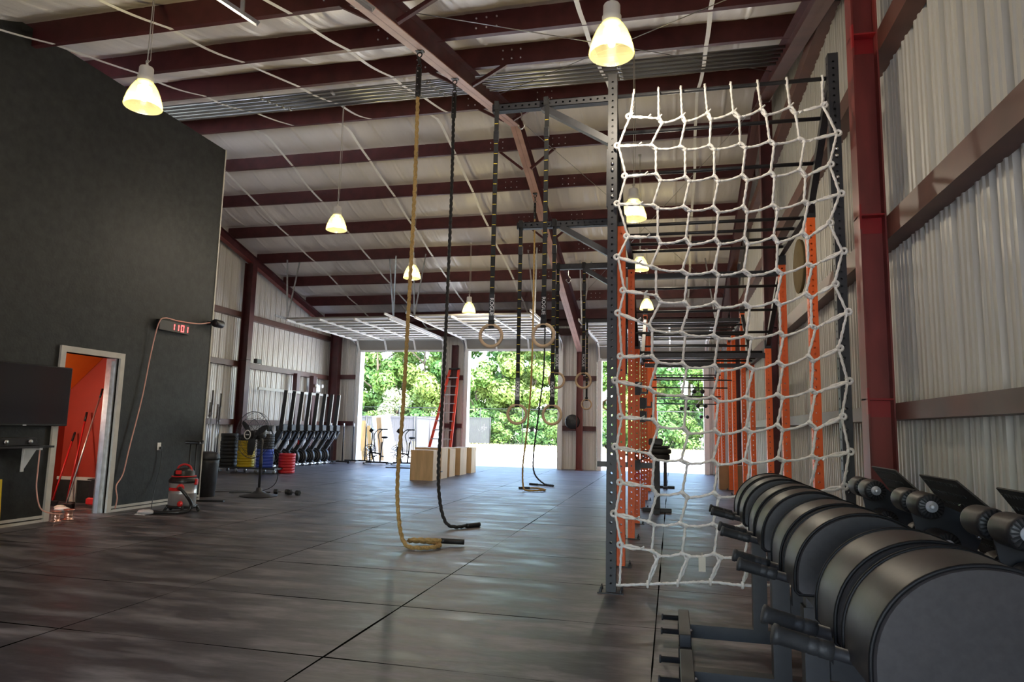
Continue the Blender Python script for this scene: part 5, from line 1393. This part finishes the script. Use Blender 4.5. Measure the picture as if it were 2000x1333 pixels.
# exercise bikes in the first doorway
def make_bike(lab):
    r = empty('air_bike', (0, 0, 0)); tag(r, lab, 'exercise bike', 'air bikes')
    q = MB(); q.box((-.48, -.26, .02), (-.42, .26, .07)); q.box((.42, -.22, .02), (.48, .22, .07)); q.box((-.45, -.03, .05), (.45, .03, .10)); q.build('base', M['blacksteel'], r)
    q = MB(); q.bar((-.12, 0, .1), (-.30, 0, .62), .05, .05); q.bar((-.3, 0, .1), (-.3, 0, .6), .05, .05); q.bar((.12, 0, .1), (.18, 0, .78), .05, .05); q.bar((-.30, 0, .42), (.15, 0, .36), .05, .05); q.build('frame', M['blacksteel'], r)
    q = MB()
    for yy in (-.06, .06):
        for rr in (.27, .20, .12): q.torus((-.30, yy, .42), rr, .007, 'y', 28, 5)
        for k in range(12):
            a = 2 * PI * k / 12; q.cyl((-.30 + .03 * math.cos(a), yy, .42 + .03 * math.sin(a)), (-.30 + .27 * math.cos(a), yy, .42 + .27 * math.sin(a)), .005, 4)
    w = q.build('fan_cage', M['plastic'], r)
    q = MB()
    for k in range(8):
        a = 2 * PI * k / 8; q.bar((-.30 + .04 * math.cos(a), 0, .42 + .04 * math.sin(a)), (-.30 + .24 * math.cos(a), 0, .42 + .24 * math.sin(a)), .09, .008, up=(-math.sin(a), 0, math.cos(a)))
    q.build('fan_blades', M['steel'], w)
    for s in (-1, 1):
        q = MB(); q.tube(catmull([(.02 * s, s * .20, .34), (-.02 + .03 * s, s * .24, .7), (-.08, s * .25, 1.0), (.02, s * .26, 1.16), (.12, s * .26, 1.22), (.26, s * .27, 1.22)], .05), .017, 8); h = q.build('handle_arm', M['blacksteel'], r)
        q = MB(); q.cyl((.12, s * .26, 1.22), (.28, s * .27, 1.22), .024, 8); q.build('grip', M['rubber'], h)
    q = MB(); q.cyl((-.26, 0, .62), (-.22, 0, 1.10), .02, 8); q.box((-.32, -.12, 1.10), (-.18, .12, 1.24), R=Matrix.Rotation(.6, 3, 'Y'), bev=.01); q.build('console', M['plastic'], r)
    q = MB(); q.cyl((.20, 0, .75), (.23, 0, .92), .018, 8); q.build('seat_post', M['alu'], r)
    q = MB(); q.sphere((.26, 0, .94), .12, 12, 6, (1.15, .85, .35)); q.build('seat', M['rubber'], r)
    for s in (-1, 1):
        q = MB(); q.bar((.04, s * .08, .34), (.04 + s * .14, s * .10, .28), .02, .03); q.box((.0 + s * .14, s * .10 - .05, .26), (.1 + s * .14, s * .10 + .05, .29)); q.build('pedal', M['plastic'], r)
    return r
p = make_bike('black air bike in the first doorway, the one nearer the leaning boards')
p.location = (-10.02, 22.4, 0); p.rotation_euler = (0, 0, .1); p.scale = (.9, .9, 1)
c = copy_tree(p); c.location = (-9.06, 22.55, 0); c.rotation_euler = (0, 0, .12); c['label'] = 'black air bike in the first doorway, the one nearer the tan rope'
q = MB(); q.box((-9.0, 20.8, 0), (-7.9, 20.86, .03)); tag(q.build('floor_bar', M['blacksteel']), 'thin dark bar lying on the mats in front of the exercise bikes', 'bar')

# boards leaning outside the first doorway
BD = [((-11.33, 24.2), .24, 2.1, .10, 'lumber', 'orange tan board leaning outside the first doorway, against the white jamb'), ((-11.08, 24.2), .14, 1.85, .10, 'lumber', 'narrow yellow board leaning in the middle of the outside boards'),
      ((-10.78, 24.5), .2, 2.3, .12, 'ply', 'wide plywood board leaning outermost beside the bikes')]
for i, ((x, y), w, h, ln, m, lab) in enumerate(BD):
    q = MB(); q.bar((x, y, 0.02), (x - ln * 1.2, y - ln, h * .72), w, .03, up=(0, 1, 0)); tag(q.build('leaning_board', M[m]), lab, 'board', 'leaning boards')
q = MB(); q.bar((-10.85, 25.3, .0), (-11.1, 24.95, 1.75), .75, .03, up=(0, 1, 0)); tag(q.build('leaning_sheet', M['white']), 'large white sheet leaning behind the boards outside the first doorway', 'sheet')

# round wall fan on its shelf between the second and third doorway
r = empty('wall_fan', (-3.30, 23.30, 1.62)); tag(r, 'round black fan standing on the wall beam between the second and third doorway', 'fan')
q = MB(); q.lathe([(.02, -.10), (.22, -.10), (.25, -.08), (.25, .06), (.22, .08), (.05, .09)], 28, (0, 0, .0), 'y'); q.build('case', M['plastic'], r)
q = MB()
for rr in (.07, .13, .19, .23): q.torus((0, -.102, 0), rr, .005, 'y', 26, 5)
q.build('grille', M['blacksteel'], r)
q = MB(); q.box((-.27, -.10, -.29), (.12, .14, -.25)); q.box((-.03, -.03, -.26), (.03, .03, -.22)); q.build('shelf_foot', M['maroon'], r)

# bench stand with stacked plates behind the near row
r = empty('plate_post', (-.25, 12.1, 0)); tag(r, 'black post on a T shaped foot carrying a drum of plates behind the net', 'post')
q = MB(); q.box((-.05, -.05, .05), (.05, .05, .95)); q.build('post', M['blacksteel'], r)
q = MB(); q.box((-.24, -.05, .0), (.24, .05, .07), bev=.008); q.box((-.05, -.3, .0), (.05, .3, .06)); q.build('foot', M['blacksteel'], r)
for z, t, R_ in ((.88, .10, .17), (.985, .08, .19), (1.07, .05, .165)):
    q = MB(); q.lathe([(.04, 0), (R_ - .015, 0), (R_, .015), (R_, t - .015), (R_ - .015, t), (.04, t)], 26, (.05, 0, z)); q.build('plate', M['rubber'], r)
q = MB(); q.box((-.14, -.07, 1.12), (.10, .07, 1.24), bev=.02); q.build('top_pad', M['vinyl'], r)
r = empty('plate_post', (-.16, 17.2, 0)); tag(r, 'smaller looking black post with a T shaped foot farther along the near orange row', 'post')
q = MB(); q.box((-.04, -.04, .04), (.04, .04, 1.0)); q.build('post', M['blacksteel'], r)
q = MB(); q.box((-.22, -.05, 0), (.22, .05, .06), bev=.008); q.box((-.05, -.25, 0), (.05, .25, .05)); q.build('foot', M['blacksteel'], r)
r = empty('handle_attachment', (-.62, 9.6, 1.05)); tag(r, 'black hooked handle attachment sticking out behind the charcoal post', 'attachment')
q = MB(); q.tube(catmull([(0.06, 0, -.02), (-.14, 0, 0), (-.24, 0, .05), (-.28, 0, .10)], .03), .016, 8); q.build('arm', M['blacksteel'], r)
q = MB(); q.box((.02, -.05, -.14), (.07, .05, .12)); q.build('bracket', M['blacksteel'], r)
# tan round discs on the grey cream wall
for (y, z, R_, lab) in ((10.2, 3.75, .38, 'tan round disc on the ribbed wall behind the first orange posts'), (13.2, 3.4, .34, 'tan round disc on the ribbed wall farther along, behind black rig tops')):
    r = empty('wall_disc', (1.80, y, z)); tag(r, lab, 'disc', 'wall discs')
    q = MB(); q.lathe([(0, -.03), (R_ - .02, -.03), (R_, -.015), (R_, .02), (0, .02)], 36, (0, 0, 0), 'x'); q.build('face', M['tan'], r)
    q = MB(); q.torus((-.012, 0, 0), R_ - .004, .016, 'x', 36, 6); q.build('rim', M['tan'], r)

# ================================================================ OUTSIDE
def fence_run(a, c, h, npan, lab):
    a, c = Vector((*a, 0)), Vector((*c, 0)); d = (c - a).normalized(); L = (c - a).length; nrm = Vector((-d.y, d.x, 0))
    root = empty('privacy_fence', a); tag(root, lab, 'fence', 'grey slat fences')
    for i in range(npan):
        p0 = d * (L * i / npan + .05); p1 = d * (L * (i + 1) / npan - .05); q = MB(); n = 22
        for k in range(n):
            s0 = p0.lerp(p1, (k + .06) / n); s1 = p0.lerp(p1, (k + .94) / n)
            q.add([s0 + Vector((0, 0, .08)), s1 + Vector((0, 0, .08)), s1 + Vector((0, 0, h - .05)), s0 + Vector((0, 0, h - .05))] + [v + nrm * .02 for v in (s0 + Vector((0, 0, .08)), s1 + Vector((0, 0, .08)), s1 + Vector((0, 0, h - .05)), s0 + Vector((0, 0, h - .05)))],
                  [(0, 1, 2, 3), (7, 6, 5, 4), (0, 4, 5, 1), (1, 5, 6, 2), (2, 6, 7, 3), (3, 7, 4, 0)])
        q.bar(p0 + Vector((0, 0, h - .04)), p1 + Vector((0, 0, h - .04)), .05, .06)
        q.bar(p0 + Vector((0, 0, .10)), p1 + Vector((0, 0, .10)), .05, .06)
        q.build('slat_panel', M['fence'], root)
    for i in range(npan + 1):
        q = MB(); p0 = d * (L * i / npan); q.cyl(p0, p0 + Vector((0, 0, h + .02)), .045, 8); q.build('post', M['fencepost'], root)
fence_run((-24, 29.5), (-12.35, 31.8), 1.82, 5, 'grey slatted fence enclosure seen behind the exercise bikes')
fence_run((-12.30, 31.98), (-12.6, 38.5), 1.82, 3, 'grey slatted fence side running back from the enclosure corner')
fence_run((-24.0, 54.5), (-14.7, 55.2), 2.2, 5, 'grey slatted fence seen through the second doorway, in front of the mesh fence')
root = empty('chainlink_fence', (0, 56, 0)); tag(root, 'tall black chain link fence in front of the trees', 'fence')
q = MB(); x0, x1, h = -38, 22, 2.95
s = .16; k = int((x1 - x0) / s)
for i in range(-int(h / s), k):
    xa = x0 + i * s
    for sg in (1, -1):
        a = Vector((xa if sg > 0 else xa + h, 0, .03)); c = Vector((xa + h if sg > 0 else xa, 0, h))
        q.add([a + Vector((-.004, 0, 0)), a + Vector((.004, 0, 0)), c + Vector((.004, 0, 0)), c + Vector((-.004, 0, 0))], [(0, 1, 2, 3)])
        q.add([a + Vector((0, -.004, 0)), a + Vector((0, .004, 0)), c + Vector((0, .004, 0)), c + Vector((0, -.004, 0))], [(0, 1, 2, 3)])
q.build('mesh', M['fencepost'], root)
q = MB(); q.cyl((x0, 0, h), (x1, 0, h), .03, 6); q.build('top_rail', M['fencepost'], root)
for i in range(17):
    x = x0 + i * 3.68 + .1; q = MB(); q.cyl((x, 0, 0), (x, 0, h + .05), .045, 8); q.build('post', M['fencepost'], root)
# grass tufts
q = MB(); g = random.Random(3)
for i in range(9000):
    x = g.uniform(-30, 6); y = 41.2 + 14 * g.random(); hh = g.uniform(.05, .14); a = g.uniform(0, PI)
    q.add([(x - .03 * math.cos(a), y - .03 * math.sin(a), -.03), (x + .03 * math.cos(a), y + .03 * math.sin(a), -.03), (x + g.uniform(-.05, .05), y, hh)], [(0, 1, 2)])
tag(q.build('grass', M['grass']), 'short dry grass on the strip before the black mesh fence', 'grass', kind='stuff')

# trees
def crown(seed, R, H, n, leaf, flat=1.0):
    g = random.Random(seed); q = MB(); blobs = []
    for i in range(16):
        t = g.random(); a = g.uniform(0, 2 * PI); rr = R * (.25 + .62 * math.sin(PI * (.12 + .8 * t))) * g.random() ** .4
        blobs.append((Vector((rr * math.cos(a), rr * math.sin(a), H * (.08 + .86 * t))), R * g.uniform(.30, .48)))
    for i in range(n):
        c, r_ = blobs[g.randrange(len(blobs))]
        u = Vector((g.gauss(0, 1), g.gauss(0, 1), g.gauss(0, 1))).normalized()
        p = c + Vector((u.x, u.y, u.z * .8)) * r_ * (g.random() ** .33) * 1.02
        if p.z < .1: continue
        s = leaf * g.uniform(.6, 1.3)
        nrm = (u + Vector((g.uniform(-.7, .7), g.uniform(-.7, .7), g.uniform(-.3, .9)))).normalized()
        a = nrm.orthogonal().normalized(); a.rotate(Matrix.Rotation(g.uniform(0, 2 * PI), 3, nrm)); c2 = nrm.cross(a)
        q.add([p - a * s, p + c2 * s * .5 + nrm * s * .12, p + a * s, p - c2 * s * .5 + nrm * s * .12], [(0, 1, 2), (0, 2, 3)])
    return q
def make_tree(seed, R, H, n, leaf, m, trunk):
    r = empty('broadleaf_tree', (0, 0, 0)); o = crown(seed, R, H, n, leaf).build('crown', m, r); o.location = (0, 0, trunk)
    g = random.Random(seed); q = MB()
    q.tube([(0, 0, 0), (.05, 0, trunk * .7), (0, .1, trunk + H * .35), (.2, 0, trunk + H * .7)], [.24, .19, .14, .05], 9)
    for i in range(5):
        a = g.uniform(0, 2 * PI); z = trunk + H * (.1 + .12 * i); q.tube([(0, .05, z - .4), (R * .4 * math.cos(a), R * .4 * math.sin(a), z + .6), (R * .7 * math.cos(a), R * .7 * math.sin(a), z + 1.1)], [.09, .06, .02], 6)
    q.build('trunk', M['bark'], r)
    return r
T = [make_tree(11, 3.1, 9.5, 9500, .21, M['leafA'], 1.2), make_tree(12, 2.9, 10.5, 9500, .20, M['leafB'], 1.5), make_tree(13, 2.8, 10.0, 9500, .19, M['leafC'], 1.3), make_tree(14, 1.9, 3.8, 4500, .17, M['leafD'], .8)]
KN = ['mid green', 'dark green', 'yellow green', 'pale silvery green']
TS = [(-33.5, 61, 0), (-30.6, 60.5, 1), (-27.6, 61, 0), (-24.8, 60.3, 0), (-22.4, 60, 2), (-19.6, 61, 1), (-17.3, 60, 0), (-14.6, 60.8, 2), (-12.2, 60.2, 2), (-9.6, 60.8, 2), (-6.8, 60.4, 0), (-4.0, 61, 2), (-1.2, 60.3, 1), (1.6, 61, 0), (4.6, 60.5, 1), (8, 61, 2),
      (-36, 66, 1), (-31, 66.5, 0), (-26.3, 66, 2), (-21.2, 67, 0), (-16, 66.2, 1), (-10.8, 66.8, 0), (-5.4, 66.4, 1), (-.2, 67, 0), (4.5, 66.5, 2), (9.5, 66, 1)]
cnt = {}
used = set()
for i, (x, y, k) in enumerate(TS):
    row = 'front' if i < 16 else 'back'
    key = (k, row); cnt[key] = cnt.get(key, 0) + 1
    o = T[k] if k not in used else copy_tree(T[k]); used.add(k)
    o.location = (x, y, 0); o.rotation_euler = (0, 0, rnd.uniform(0, 6.28)); s = rnd.uniform(.92, 1.12); o.scale = (s, s, s)
    tag(o, '%s tree, %s row beyond the fence, %s of its colour from the leaning boards' % (KN[k], row, ORD[cnt[key] - 1]), 'tree', 'trees beyond the fence')
o = T[3]; o.location = (-24.3, 57.9, 0); tag(o, 'small pale silvery green tree beyond the fence, between the tan and black ropes', 'tree', 'trees beyond the fence')
sh = crown(31, 1.9, 2.6, 4200, .16)
p = sh.build('shrub', M['leafB']); sh2 = crown(32, 1.8, 2.4, 4200, .16).build('shrub', M['leafA'])
SX = [-34, -31.4, -28.9, -26.4, -21.8, -19.3, -16.7, -14.2, -11.6, -9.1, -6.5, -4.0, -1.4, 1.1, 3.7, 6.2]
for i, x in enumerate(SX):
    src = p if i % 2 == 0 else sh2
    o = src if i < 2 else src.copy()
    if i >= 2: COL.objects.link(o)
    o.location = (x, 57.7 + .3 * (i % 3), 0); o.rotation_euler = (0, 0, i * 1.3)
    tag(o, '%s leafy shrub against the black mesh fence, %s counted from the leaning boards side' % ('dark green' if i % 2 == 0 else 'mid green', (ORD + ['thirteenth', 'fourteenth', 'fifteenth', 'sixteenth'])[i]), 'shrub', 'shrubs along the fence')
